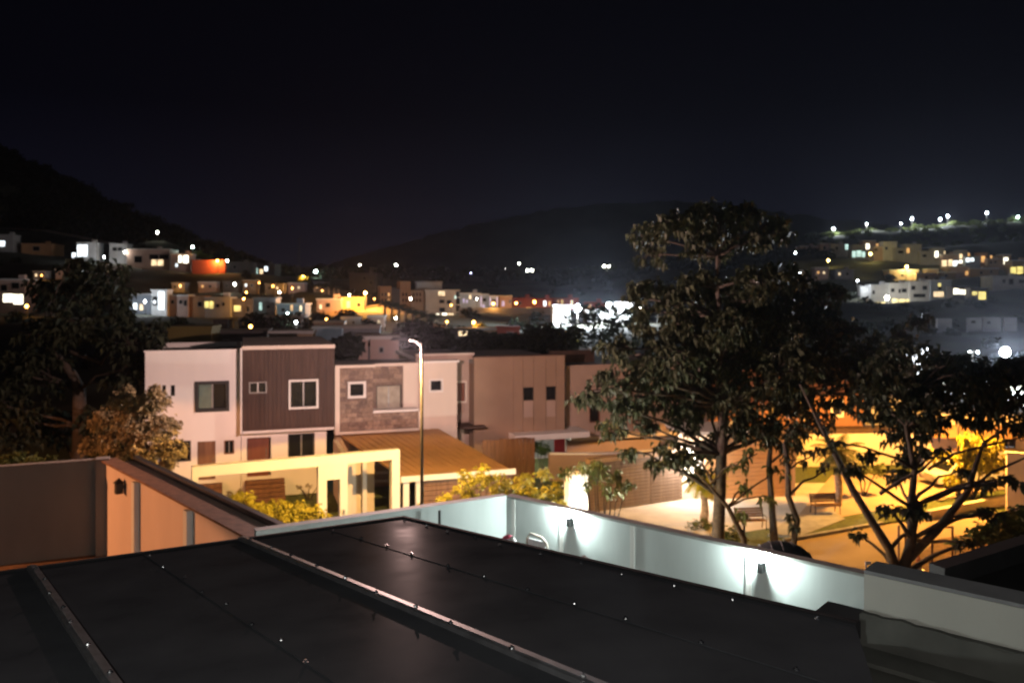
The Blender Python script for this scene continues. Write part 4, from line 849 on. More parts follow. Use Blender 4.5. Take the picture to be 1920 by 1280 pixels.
MB().slab([RP(-0.012,-0.012,0.012), RP(1.95,-0.012,0.012), RP(1.95,0.0,0.012), RP(-0.012,0.0,0.012)], 0.09).build('edge_rim', rim, rr)
MB().slab([RP(-0.012,0.001,0.012), RP(-0.0005,0.001,0.012), RP(-0.0005,SE,0.012), RP(-0.012,SE,0.012)], 0.09).build('edge_rim', rim, rr)
for t in (0.226, 0.69, 1.18):           # faint seams over the purlins
    MB().slab([RP(t-0.006,0.0,0.004), RP(t+0.006,0.0,0.004), RP(t+0.006,cut(t)-0.02,0.004), RP(t-0.006,cut(t)-0.02,0.004)], 0.0035).build('seam', roofm, rr)
scm = None
def screw(t, s, dz):
    global scm
    if scm is None:
        m = MB(); m.tube([(0,0,0),(0,0,0.004)],0.015,8); m.tube([(0,0,0.004),(0,0,0.014)],[0.008,0.007],6); o = m.build('screw', screwm, rr); scm = o.data
    else: o = mesh_obj('screw', scm, None, rr)
    o.location = RP(t, s, dz); o.rotation_euler = (R(5)+random.uniform(-.1,.1), random.uniform(-.1,.1)-R(3), random.uniform(0,3))
for t, dz in ((0.022,0.001),(0.226,0.005),(0.452,0.035),(0.69,0.005),(0.936,0.035),(1.18,0.005),(1.42,0.035)):
    s = 0.03+random.uniform(0,0.02)
    while s < cut(t)-0.05:
        screw(t+random.uniform(-0.006,0.006), s, dz); s += 0.105+random.uniform(-0.02,0.02)
# rafters and the house under the roof
raf = mat('dark_steel', (0.03,0.03,0.03), 0.5, 0.2, 3)
for t in (0.05, 0.69, 1.3): MB().slab([RP(t-0.02,0.03,-0.035), RP(t+0.02,0.03,-0.035), RP(t+0.02,cut(t)-0.03,-0.035), RP(t-0.02,cut(t)-0.03,-0.035)], 0.12).build('rafter', raf, rr)
bh = thing('own_house', 'pale house wall and slab below the dark terrace roof', 'house', (0,0,0))
pts = [RP(0.12,0.35), RP(1.7,0.35), RP(1.7,1.4), RP(0.12,1.0)]
mb = MB(); nrm = [(p.x,p.y) for p in pts]; mb.prism(nrm, YARD, H-2.75); mb.build('wall', white, bh)
# hidden yard lamp on the wall under the roof, it lights the boundary walls
yl = thing('yard_lamp', 'wall lamp under the dark terrace roof lighting the yard', 'lamp', RP(0.42,0.10,-1.2))
MB().box(-0.08,0.08,-0.08,0.08,0.0,0.2).build('body', blackm, yl); MB().ball((0,0,-0.06),0.08).build('globe', bulb['c'], yl, True)
light('yard_light', 'POINT', (0,0,-0.2), 300, (0.92,1.0,0.94), yl, 0.1)

# concrete slab, gutter and parapet to the right
P1, P2 = Vector((2.86,6.5)), Vector((3.69,5.77)); pd = (P2-P1).normalized(); ZP = H-(1075-HZ)/F*6.5
FPp = Fr((P1.x,P1.y), math.atan2(pd.y,pd.x))
pa_ = thing('parapet', 'pale painted parapet with grey coping at lower right', 'wall', FPp.o, FPp.a)
zpb = H-(1146-HZ)/F*6.5
pm_ = mat('parapet_paint', (0.40,0.41,0.375), 0.8, 0.06, 1.3, 0.05, streak=0.3)
MB().box(0,4.5,0,0.22,zpb-0.0,ZP).build('wall', pm_, pa_); MB().box(0.0,4.5,0.004,0.3,ZP+0.002,ZP+0.03).build('coping', mat('grey_coping',(0.20,0.21,0.22),0.8,0.15,3), pa_)
MB().box(-0.02,4.5,-0.05,0.2,zpb-0.5,zpb-0.003).build('wall_foot', wetc, pa_)
rag = MB(); nr_ = 90; xs_r = [4.45*k/nr_ for k in range(nr_+1)]   # ragged upper edge of the sealing felt
tops = [zpb+0.010*math.sin(x_*5)+0.008*math.sin(x_*23+1)+random.uniform(-0.004,0.006) for x_ in xs_r]
for x_, z_ in zip(xs_r, tops): rag.v += [(x_,-0.056,zpb-0.16),(x_,-0.056,z_),(x_,-0.004,z_)]
for k in range(nr_): a_k = 3*k; rag.f += [(a_k,a_k+3,a_k+4,a_k+1),(a_k+1,a_k+4,a_k+5,a_k+2)]
rag.build('sealing_strip', wetc, pa_)
MB().box(-0.1,4.5,-0.34,-0.055,zpb-0.29,zpb-0.255).build('gutter', wetc, pa_)
MB().box(-0.36,-0.03,-0.10,0.2,zpb-0.5,zpb-0.06).build('shade_block', blackm, pa_)  # black block stands in for the shaded gap beside the parapet foot
gs = MB(); zg_ = zpb-0.30
gp = [(1560,1180),(1960,1255),(2300,1500),(1500,1900),(1450,1400)]
gs.add([G(a,b_,zg_) for a,b_ in gp], [(0,4,3,2,1)]); gs.build('roof_slab', mat('grey_slab',(0.085,0.085,0.075),0.85,0.25,1.6,0.1), kind='structure')

# neighbouring dark roof, lower right
na, nb = W(1742,1092,12), W(1960,1022,13.8)
nr = thing('neighbour_roof', 'black flat neighbouring roof beyond the parapet at lower right', 'roof', (0,0,0))
MB().slab([na, Vector((na.x+2.5,na.y-6,na.z)), Vector((nb.x+8,nb.y-6,na.z)), Vector((nb.x+6,nb.y+1.2,na.z)), Vector((nb.x,nb.y,na.z))], 0.25).build('deck', mat('roof_felt',(0.022,0.022,0.02),0.9,0.3,1.5), nr)
MB().slab([na+Vector((0,0,.3)), na+Vector((.1,-.25,.3)), Vector((nb.x+.1,nb.y-.25,na.z+.3)), Vector((nb.x,nb.y,na.z+.3))], 0.29).build('upstand', mat('dark_upstand',(0.05,0.05,0.05),0.85,0.2,2), nr)

# lamp on the house front behind the viewer: it lights roof, screws and parapet
ter = thing('terrace_lamp', 'white wall lamp on the house front above the terrace', 'lamp', (-0.6,-2.2,H+1.6))
MB().box(-0.12,0.12,-0.2,-0.1,-0.1,0.1).build('back_plate', greym, ter); MB().ball((0,0,0),0.1).build('globe', bulb['w'], ter, True)
light('terrace_light', 'POINT', (0,0.2,-0.05), 850, (1,0.95,0.87), ter, 0.12)

# ------------------------------------------------------------------ small things in the yard
def F2pt(px, py, d): x = F2.x(px,d); return F2.o+Vector((F2.u.x*x+F2.w.x*d, F2.u.y*x+F2.w.y*d, F2.z(px,py,d)))
p0 = F2pt(955,1020,-0.9)
toy = thing('toy_slide', 'pink and white rounded plastic toy peeking above the roof edge', 'toy', (p0.x,p0.y,YARD), a2)
hz = p0.z-YARD
pk, pw_ = mat('pink_plastic',(0.65,0.10,0.16),0.35,0.05,2), mat('white_plastic',(0.75,0.72,0.72),0.35,0.05,2)
arc = [(-0.22+0.44*i/8, 0, hz-0.1+0.26*math.sin(math.pi*(0.12+0.76*i/8))) for i in range(9)]
MB().tube([(-0.24,0,0)]+arc[:6],0.05,8).build('arch', pk, toy, True); MB().tube(arc[5:]+[(0.26,0,0)],0.05,8).build('arch_end', pw_, toy, True)
MB().box(-0.09,-0.02,-0.03,0.02,hz-0.06,hz+0.05).build('badge', mat('blue_plastic',(0.05,0.07,0.3),0.4,0.05,2), toy); MB().box(-0.3,0.3,-0.2,0.2,0,0.08).build('base', pk, toy)
p0 = F2pt(1008,1030,-0.6); hz = p0.z-YARD
ch = thing('metal_chair', 'beige metal tube chair with white seat back beside boundary wall', 'chair', (p0.x,p0.y,YARD), a2)
beige = mat('beige_metal',(0.45,0.38,0.32),0.5,0.1,3)
MB().tube([(-0.28,0,0),(-0.28,0,hz+0.2),(-0.2,0,hz+0.3),(0.12,0,hz+0.27),(0.24,0,hz+0.18),(0.28,0,hz),(0.28,0,0)],0.025,7).build('frame', beige, ch, True)
MB().box(-0.25,0.22,-0.015,0.015,0.5,hz+0.2).build('back_panel', pw_, ch); MB().box(-0.26,0.26,-0.5,0.0,0.42,0.47).build('seat', pw_, ch)
for a in (-0.24,0.24): MB().tube([(a,-0.48,0),(a,-0.48,0.42)],0.02,6).build('leg', beige, ch)
p0 = F2pt(1088,1052,-0.8); hz = p0.z-YARD
cg = thing('mesh_cover', 'pinkish wire mesh cover with a peaked top by the boundary wall', 'cover', (p0.x,p0.y,YARD), a2)
wm = mat('mesh_wire',(0.5,0.33,0.32),0.5,0.1,3)
MB().add([(-.5,-.35,hz-.12),(.45,-.35,hz-.12),(.45,.3,hz-.12),(-.5,.3,hz-.12),(.12,0,hz+.14)],[(0,1,4),(1,2,4),(2,3,4),(3,0,4)]).build('top', mat('mesh_cloth',(0.55,0.45,0.44),0.8,0.1,3), cg)
for a,b_ in ((-.5,-.35),(.45,-.35),(.45,.3),(-.5,.3)): MB().tube([(a,b_,0),(a,b_,hz-.12)],0.015,6).build('post', wm, cg)
for i in range(6): t=i/5; MB().tube([(-.5+.95*t,-.355,hz-.12),(.12,-.01,hz+.15)],0.008,5).build('wire', wm, cg)
x = Fr((cL.x,cL.y),a1).x(815); tp = Vector((cL.x,cL.y,0))+Vector((math.cos(a1)*x+math.sin(a1)*0.25, math.sin(a1)*x-math.cos(a1)*0.25, YARD))
st = thing('water_standpipe', 'dark thin standpipe with a crossbar before the pale boundary wall', 'pipe', tp, a1)
MB().tube([(0,0,0),(0,0,ZW-YARD-0.05)],0.03,6).build('pipe', blackm, st); MB().tube([(-.18,0,1.25),(.14,0,1.25)],0.02,6).build('crossbar', blackm, st)
# dark ribbed dome beyond the wall
pv = W(1472, 1040, 15.5); dv = thing('ribbed_cover', 'dark ribbed rounded cover rising behind the white boundary wall', 'cover', (pv.x,pv.y,3.9), R(-8))
zc_ = (H-(1015-HZ)/F*15.9)-3.9
canv = mat('black_canvas',(0.035,0.033,0.03),0.6,0.2,3)
MB().ball((0,0.4,zc_-0.5),0.66,0.55,0.5,24,12).build('dome', canv, dv, True)
for k in range(9):
    a_r = math.pi*(k+1)/10; MB().tube([(0.665*math.cos(a_r), 0.4+0.555*math.sin(a_r)*math.cos(t_), zc_-0.5+0.505*math.sin(a_r)*math.sin(t_)) for t_ in [math.pi*q/10 for q in range(11)]], 0.014, 5).build('rib', blackm, dv, True)
MB().tube([(0,0.4,-3.9),(0,0.4,zc_-0.5)],0.5,16).build('body', blackm, dv)

# ------------------------------------------------------------------ far town
def far_house(name, px0, px1, top, base, Y, m, yaw, wins, label):
    o_ = W(px0, base, Y); fr = Fr((o_.x,o_.y), R(yaw)); fr.o.z = o_.z
    x_ = fr.x(px1); hgt = fr.z((px0+px1)/2, top)
    wall_like = 'wall' in name
    cat = {'terrace_house':'house','hillside_house':'house','rear_house':'house','townhouse':'house','garden_wall':'wall','retaining_wall':'wall','court_building':'building','pavilion':'pavilion'}[name]
    t = thing(name, label, cat, (fr.o.x,fr.o.y,fr.o.z), fr.a)
    dep = 0.5 if wall_like else min(9.0, max(4.0, x_))
    low = 6.0 if Y > 100 else fr.o.z+0.0
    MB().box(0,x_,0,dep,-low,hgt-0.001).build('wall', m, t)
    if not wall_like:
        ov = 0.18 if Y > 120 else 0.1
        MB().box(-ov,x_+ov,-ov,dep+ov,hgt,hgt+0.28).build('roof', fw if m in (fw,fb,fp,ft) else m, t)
        if x_ > 5 and Y > 120 and name != 'court_building':
            MB().box(x_*0.62,x_*0.62+1.2,dep*0.4,dep*0.4+1.2,hgt+0.282,hgt+1.2).build('roof_tank_housing', m, t)
    for w in wins:
        r_ = fr.rect((w[0],w[1],w[2],w[3]), -0.06)
        f_ = MB(); f_.box(r_[0]-0.08,r_[1]+0.08,-0.05,-0.002,r_[2]-0.08,r_[3]+0.08); fo_ = f_.build('window', fw if w[4] != 'd' else fg, t)
        MB().box(r_[0],r_[1],-0.09,-0.052,r_[2],r_[3]).build('pane', lit[w[4]], fo_)
    return t
for h in FAR: far_house(*h)
# white apartment block
ap = W(798, 602, 205); FA = Fr((ap.x,ap.y), R(14)); FA.o.z = ap.z
t = thing('apartment_block', 'four-storey white apartment block above the palm-lined street', 'building', FA.o, FA.a)
xe = FA.x(855); hh = FA.z(826,546)
MB().box(0,xe,0,9,-6,hh).build('wall', fw, t); MB().box(-0.4,xe+1.0,-0.5,9.4,hh+0.003,hh+0.45).build('roof', fw, t)
for w in ((822,546,834,554,'w'),(824,562,833,568,'d'),(824,577,834,585,'d'),(816,588,823,594,'W'),(829,587,838,594,'W'),(840,587,850,594,'w'),(838,563,846,569,'d'),(852,554,855,560,'t')):
    r_ = FA.rect(w[:4],-0.06); fo_ = MB().box(r_[0]-0.1,r_[1]+0.1,-0.05,-0.002,r_[2]-0.1,r_[3]+0.1).build('window', fg, t); MB().box(r_[0],r_[1],-0.09,-0.052,r_[2],r_[3]).build('pane', lit[w[4]], fo_)
for i in range(4): MB().box(xe+0.002,xe+1.3,0.3,5,hh*i/4+0.2,hh*i/4+0.45).build('balcony', fw, t)
t2 = thing('apartment_block', 'orange-lit brown wing left of the white apartment block', 'building', FA.o+Vector((-0.3,0.6,0)), R(14))
xl = FA.x(714)
for a, b, tp_, m_ in ((714,736,536,fo),(736,752,541,fd),(752,772,527,fo),(772,797,544,ft)):
    MB().box(FA.x(a)+0.01,FA.x(b)-0.01,0.4,8,-6,FA.z((a+b)/2,tp_)).build('wing', m_, t2)
for px in (717,723,729,756,762,776,782,788):
    for py in (549,560):
        r_ = FA.rect((px,py,px+3,py+6),0.3); fo_ = MB().box(r_[0]-0.06,r_[1]+0.06,0.34,0.398,r_[2]-0.06,r_[3]+0.06).build('window', fo, t2); MB().box(r_[0],r_[1],0.30,0.338,r_[2],r_[3]).build('pane', lit['a'] if px in (729,) else glass, fo_)
t3 = thing('apartment_block', 'grey upper block with slanted roof behind the white apartments', 'building', FA.o+Vector((0,10,0)), R(10))
MB().box(FA.x(772),FA.x(822),0,6,-6,FA.z(800,528)).build('wall', fw, t3); MB().box(FA.x(770),FA.x(824),-0.3,6.3,FA.z(800,528)+0.003,FA.z(800,528)+0.3).build('roof', fg, t3)
# street and bank lit orange
def strip(name, pix, Y, m, wid=5.0):
    mb = MB()
    for px, py, Yy in pix:
        p = W(px, py, Yy); mb.v.append((p.x,p.y,p.z)); mb.v.append((p.x,p.y+wid,p.z+wid*0.16))
    for i in range(len(pix)-1): mb.f.append((2*i,2*i+2,2*i+3,2*i+1))
    return mb.build(name, m, kind='structure')
far_road = mat('far_road', (0.30,0.24,0.18), 0.9, 0.2, 0.3)
strip('road', [(672,586,168),(700,584,166),(730,590,164),(760,600,162),(800,611,160),(830,616,158)], 0, far_road, 9)
strip('bank', [(583,550,205),(600,552,203),(620,556,200),(640,560,198)], 0, far_road, 12)
strip('road', [(-160,430,296),(-60,427,296),(0,429,296),(75,433,296),(150,447,296),(225,463,296),(300,481,296)], 0, mat('dirt_road',(0.30,0.22,0.17),0.95,0.2,0.3), 5)
# mast
pm0 = W(561, 512, 300); ms = thing('radio_mast', 'thin lattice radio mast standing against the night sky', 'mast', pm0)
hm = 13.0
for a, b_ in ((-.35,-.35),(.35,-.35),(0,.4)): MB().tube([(a,b_,-4),(a*0.6,b_*0.6,hm)],0.07,5).build('leg', polem, ms)
for i in range(9): z = i*1.4; s_ = 1-0.4*z/hm; MB().tube([(-.35*s_,-.35*s_,z),(.35*s_,-.35*s_,z+0.7),(0,.4*s_,z+1.4)],0.035,4).build('brace', polem, ms)
MB().box(-0.5,0.5,-0.3,0.3,hm-0.3,hm+0.2).build('head', polem, ms)

# lamps of the far town: post, arm, glowing head
lamp_meshes = {}
def far_lamp(label, px, py, pfoot, Y, c, power, group=None, size=None, double=False, gap=8.5):
    p = W(px, py, Y); foot = W(px, pfoot, Y).z; hgt = max(2.0, p.z-foot); s = (size or max(0.24, Y*0.0014))*random.uniform(0.5,0.95)
    t = thing('street_lamp', label, 'lamp', (p.x,p.y,p.z-hgt), 0, group)
    MB().tube([(0,0.25,-1.5),(0,0.25,hgt+0.1)],max(0.06,Y*0.0003),5).build('post', polem, t)
    heads = ((-gap/2*Y/F,),(gap/2*Y/F,)) if double else ((0.0,),)
    for (dx,) in heads:
        MB().tube([(0,0.25,hgt+0.1),(dx,0.1,hgt+s*1.1)],0.04,4).build('arm', polem, t)
        MB().ball((dx,0,hgt),s,s,s*1.1,8,6).build('lamp_head', bulb[c], t, True)
    if power: light('lamp_light', 'POINT', (0,-s*2.2,hgt-s*0.5), power, LCOL[c], t, 0.3)
n = len(RIDGE)
for i, (px,py,pb) in enumerate(RIDGE): far_lamp('white lamp on the grassy right ridge, '+ordinal(i,n), px, py, pb, 368, 'c' if i != 7 else 't', 6500, 'lamps along the right ridge')
n = len(SLOPE)
for i, (px,py) in enumerate(SLOPE): far_lamp('white lamp dotted along the dark valley slope, '+ordinal(i,n), px, py, py+12, 380 if px != 592 else 300, 'w' if i else 't', 500 if i in (0,) else 350, 'lamps along the valley slope', size=0.75 if px == 592 else 0.5)
n = len(SLOPE2)
for i, (px,py) in enumerate(SLOPE2): far_lamp('small white lamp left of the right hillside houses, '+ordinal(i,n), px, py, py+10, 330, 'c', 250, 'lamps left of the hillside houses', size=0.42)
for px, py, lb in PAIRS: far_lamp(lb, px, py, py+14, 360, 'v' if px == 883 else 'w', 400, double=px != 883, size=0.5)
for px, py, pf, Y, pw__, lb in AMBERS: far_lamp(lb, px, py, pf, Y, 'y' if px in (1700,1632,1553) else 'a', pw__, size=max(0.25, Y*0.0023))
for px, py, pf, Y, pw__, lb, c in WHITES: far_lamp(lb, px, py, pf, Y, c, pw__)
SMALL2 = [(462,548,'a'),(486,530,'a'),(524,548,'w'),(548,540,'a'),(604,545,'a'),(630,570,'a'),(655,553,'w'),(664,590,'a'),(702,560,'a'),(770,560,'w'),(812,603,'a'),(846,572,'a')]
n = len(SMALL2)
for i, (px,py,c) in enumerate(SMALL2): far_lamp('tiny amber or white lamp round the orange street, '+ordinal(i,n), px, py, py+9, 176, c, 220, 'tiny lamps round the orange street', size=0.22)
n = len(SMALL)
for i, (px,py,c) in enumerate(sorted(SMALL)): far_lamp('tiny lamp among the dim small houses, '+ordinal(i,n), px, py, py+12, 118 if 550 < px < 850 else 206 if px < 900 else 255, c, 260, 'tiny lamps among the dim houses', size=0.2 if 550 < px < 850 else 0.3)
# court floodlights, townhouse porch light and the large floodlight at right
def flood(label, px, py, Y, foot, power, w_=0.9, c='c'):
    p = W(px, py, Y); f_ = W(px, foot, Y).z; t = thing('floodlight', label, 'floodlight', (p.x,p.y,f_)); hgt = p.z-f_
    MB().tube([(0,0.3,-1),(0,0.3,hgt)],0.1,6).build('pole', polem, t); MB().tube([(0,0.06,hgt),(0,0.4,hgt)],[w_*0.9,w_*0.4],14).build('housing', polem, t)
    MB().ball((0,-0.02,hgt),w_*0.8,0.06,w_*0.8,16,10).build('lens', emit('flood_lens',(0.86,0.93,1.0),120), t)
    light('flood_beam', 'POINT', (0,-0.6,hgt), power, (0.84,0.92,1.0), t, 0.4)
flood('left starry floodlight over the white court', 1083, 578, 146, 606, 42000, 0.8)
flood('right starry floodlight over the white court', 1141, 572, 147, 606, 32000, 0.6)
flood('huge glaring white floodlight behind trees at right', 1885, 660, 92, 716, 85000, 0.65)
far_lamp('twin white lamps left of the huge floodlight', 1826, 660, 690, 96, 'c', 300, size=0.13, double=True, gap=15)
far_lamp('yellow lamp right below the huge floodlight', 1912, 682, 712, 92, 'y', 300, size=0.35)
far_lamp('glaring warm porch lamp on the lilac townhouse', 1663, 558, 580, 228, 'w', 1500, size=0.75)
far_lamp('white lamp glimpsed through the right tree crown', 1652, 700, 730, 70, 'c', 150, size=0.16)

# ------------------------------------------------------------------ vegetation
def tree(name, label, base, trunk_pts, trunk_r, blobs, leaf, n_whorl, leaf_size, leafm, cat='tree', group=None, barkm=None, droop=0.6, wide=0.3, nleaf=8, fork=None, shell=0.35, twigs=True):
    """blobs: (centre, radius, fork index) ; each gets a limb and drooping whorls of leaves"""
    t = thing(name, label, cat, base, 0, group); B = Vector(base)
    tp_ = [Vector(p)-B for p in trunk_pts]
    MB().tube(tp_, trunk_r, 9).build('trunk', barkm or bark, t, True)
    cents = []; lb = MB()
    for bi, (c, r) in enumerate(blobs):
        c = Vector(c)-B
        # nearest trunk point a little below
        best = min(range(len(tp_)), key=lambda i: (tp_[i]-c).length+(3.0 if tp_[i].z > c.z-0.1 else 0)+(2.0 if i == 0 else 0))
        a = tp_[best]; r0 = min(trunk_r[best]*0.55, 0.12)
        pts, rad = limb(a, c, r0, 0.025, sag=random.uniform(-0.02,0.10)); lb.tube(pts, rad, 6)
        k = max(3, int(n_whorl*(r[0]*r[1]*r[2])**(2/3)))
        cc = in_blob(c, r, k, shell); cents.append(cc)
        if twigs:
            for j in range(0, min(k, 12)): lb.tube([pts[-2], (Vector(pts[-1])+Vector(cc[j]))/2+Vector((0,0,0.05)), Vector(cc[j])], [0.02,0.014,0.006], 4, False)
    lb.build('limbs', barkm or bark, t, True)
    v, f = leaves_mesh(np.concatenate(cents), nleaf, leaf_size, droop, wide)
    o = mesh_obj('crown', quick_mesh('crown', v, f), leafm, t, kind='stuff')
    return t
def blobs_px(lst, Y, spread=0.6, thin=1.0):
    out = []
    for (px,py,r) in lst:
        Yb = Y+random.uniform(-1,1)*spread; s_ = r*Yb/F
        s_ *= (thin if py > 815 else 1.0); out.append((W(px,py,Yb), (s_, s_*0.9, s_*0.72)))
    return out
YT = 33.0
big = [(1214,442,34),(1250,425,34),(1225,478,26),(1290,412,40),(1340,402,40),(1390,400,40),(1435,420,42),(1465,432,26),(1310,440,34),(1370,440,36),(1415,450,28),(1300,472,20),(1350,480,20),
       (1182,545,24),(1228,542,34),(1262,560,30),(1320,560,26),(1372,545,44),(1420,525,44),(1470,520,42),(1300,605,44),(1240,625,40),(1195,610,22),(1350,620,50),(1420,600,54),
       (1150,650,30),(1190,665,40),(1260,680,52),(1330,690,52),(1400,680,56),(1460,650,56),(1105,735,32),(1140,720,40),(1190,740,44),(1250,745,46),(1320,755,48),(1390,745,50),(1450,720,52),
       (1150,800,30),(1215,795,26),(1260,850,36),(1310,865,40),(1330,830,30),(1420,800,44),(1465,815,46),(1235,865,22),(1180,845,20),(1285,530,26),(1320,520,24),(1400,560,40),(1460,580,50),(1310,650,46),(1210,580,24),(1270,600,34),(1380,610,44),(1215,700,44),(1290,720,48),(1360,720,50),(1420,660,56),(1480,690,54),(1170,770,34),(1290,790,30),(1390,790,40)]
tb_ = W(1347,1075,YT); tb_.z = 0
trunk_px = [(1347,1055,.30),(1347,1000,.26),(1350,930,.245),(1353,850,.225),(1357,760,.19),(1352,680,.16),(1350,600,.125),(1346,540,.10),(1345,480,.07),(1348,420,.04)]
tp_pts = [tuple(tb_)]+[tuple(W(a,b_,YT)) for a,b_,_ in trunk_px]; tp_r = [.34]+[c for _,_,c in trunk_px]
tree('broadleaf_tree', 'tall broadleaf tree with straight dark trunk right of centre', tuple(tb_), tp_pts, tp_r, blobs_px(big, YT, 1.4), None, 50, 0.32, leaf_dark, droop=0.8, wide=0.36)
# companion crown to the right
YT2 = 35.0
comp = [(1500,540,40),(1545,560,44),(1500,600,56),(1560,620,52),(1590,660,44),(1520,680,60),(1600,610,24),(1640,640,30),(1580,730,56),(1500,760,48),(1640,710,44),(1540,790,30),(1690,625,26),(1725,605,24),(1660,660,30),(1470,600,46),(1530,610,50),(1600,700,40),(1560,680,46),(1480,740,46)]
b2_ = W(1462,1030,YT2); b2_.z = 0
tree('slim_tree', 'slim tree with two leaning trunks right of the tall tree', tuple(b2_), [tuple(b2_), tuple(W(1452,1020,YT2)), tuple(W(1448,960,YT2)), tuple(W(1442,870,YT2)), tuple(W(1450,780,YT2)), tuple(W(1500,700,YT2)), tuple(W(1545,640,YT2)), tuple(W(1640,660,YT2))],
     [.22,.19,.15,.12,.11,.09,.06,.03], blobs_px(comp, YT2, 1.0), None, 44, 0.31, leaf_black, droop=0.75, wide=0.38)
b3_ = W(1400,1030,31.0); b3_.z = 0
tree('sapling_tree', 'thin bare-stemmed tree leaning left of the slim tree', tuple(b3_), [tuple(b3_), tuple(W(1395,1010,31)), tuple(W(1365,950,31)), tuple(W(1330,910,31)), tuple(W(1300,880,31))], [.14,.12,.09,.05,.03],
     blobs_px([(1400,905,18),(1372,870,26),(1420,850,28),(1455,880,14),(1395,960,14),(1440,930,10)],31,0.5), None, 16, 0.3, leaf_mid, droop=0.8, wide=0.32)
b4_ = W(1560,1030,32.0); b4_.z = 0
tree('curved_tree', 'curved grey-trunked tree between bench and road', tuple(b4_), [tuple(b4_), tuple(W(1485,1040,32)), tuple(W(1495,975,32)), tuple(W(1478,930,32)), tuple(W(1478,880,32)), tuple(W(1470,830,32))], [.16,.14,.13,.12,.09,.06],
     blobs_px([(1490,860,24),(1530,850,20),(1485,975,18),(1480,800,30),(1555,880,20)],32,0.5), None, 16, 0.3, leaf_black, droop=0.8, wide=0.34)
# the forked tree at right
YR = 27.0; b5 = W(1688,1110,YR); b5.z = 0
def wp_(l, Y): return [tuple(W(a,b_,Y)) for a,b_ in l]
t5 = tree('forked_tree', 'dark forked tree with spreading crown beside the parapet', tuple(b5), [tuple(b5)]+wp_([(1690,1080),(1710,1010),(1708,950),(1715,880),(1700,800),(1720,730),(1760,690)],YR), [.26,.2,.16,.13,.10,.08,.06,.03],
     blobs_px([(1640,760,50),(1690,740,56),(1740,700,44),(1790,720,60),(1840,720,56),(1880,730,60),(1915,700,44),(1700,800,52),(1760,770,56),(1830,770,44),(1890,775,50),(1650,700,44),(1690,660,36),(1740,668,34),(1800,685,34),(1850,690,30),
               (1705,850,44),(1680,890,36),(1735,840,30),(1620,850,30),(1690,960,34),(1725,955,34),(1660,955,18),(1590,880,34),(1560,830,22),(1800,880,22),(1850,905,28),(1890,895,28),(1915,905,24),(1840,960,22),(1860,965,22),(1815,1015,24),(1845,1010,24),(1610,1000,12),(1770,850,20),(1900,680,30)],YR,1.2,0.62), None, 58, 0.29, leaf_black, droop=0.75, wide=0.42, nleaf=8)
mb = MB(); B5 = Vector(b5)
for l, r_ in (([(1686,1085),(1668,1030),(1640,985),(1600,920),(1560,840),(1530,780),(1500,720)],[.19,.16,.14,.12,.09,.06,.03]),
              ([(1700,1050),(1760,990),(1815,920),(1830,870),(1845,830),(1890,800),(1925,790)],[.17,.14,.11,.08,.06,.045,.03]),
              ([(1668,1030),(1690,1005),(1708,995)],[.08,.06,.05]), ([(1760,990),(1800,970),(1860,965),(1940,945)],[.06,.05,.04,.02]),
              ([(1740,880),(1790,850),(1850,835),(1935,815)],[.06,.05,.04,.025]), ([(1815,920),(1860,885),(1900,868),(1940,850)],[.06,.05,.04,.03]), ([(1850,835),(1830,800),(1800,780)],[.035,.025,.015]), ([(1650,925),(1690,900),(1730,880),(1760,850)],[.07,.06,.05,.03])):
    mb.tube([Vector(p)-B5 for p in wp_(l,YR)], r_, 7)
mb.build('bough', bark, t5, True)

# left: big dark tree and bushy buff tree
YL = 46.0; b6 = W(150,870,YL); b6.z = 0
tree('dark_tree', 'big dark tree filling the left side behind the boundary wall', tuple(b6), [tuple(b6)]+wp_([(150,800),(148,730),(135,700),(110,670),(80,640)],YL)+wp_([(190,680),(215,640)],YL), [.45,.4,.34,.25,.18,.1,.14,.08],
     blobs_px([(95,545,50),(160,525,55),(212,540,44),(285,615,32),(75,625,50),(130,600,60),(200,600,60),(250,645,50),(20,700,56),(80,700,60),(240,700,40),(30,790,70),(110,800,60),(190,790,50),(250,770,40),(130,495,30),(200,500,26),(-20,760,60)],YL,3.0), None, 13, 0.55, leaf_black, droop=0.6, wide=0.4)
YB = 31.0; b7 = W(255,960,YB); b7.z = 0
bb = [(235,755,28),(290,752,28),(200,790,30),(255,790,36),(305,800,30),(180,835,26),(225,830,36),(280,835,36),(325,840,24),(210,865,28),(260,872,34),(310,870,16),(255,905,24),(235,735,16),(292,732,14)]
tree('bushy_tree', 'dense buff-leaved bushy tree left of the white house', tuple(b7), [tuple(b7)]+wp_([(256,930),(252,880),(250,820)],YB), [.2,.16,.12,.06], blobs_px(bb,YB,1.0), None, 330, 0.19, leaf_buff, droop=0.5, wide=0.5, nleaf=7, shell=0.5)
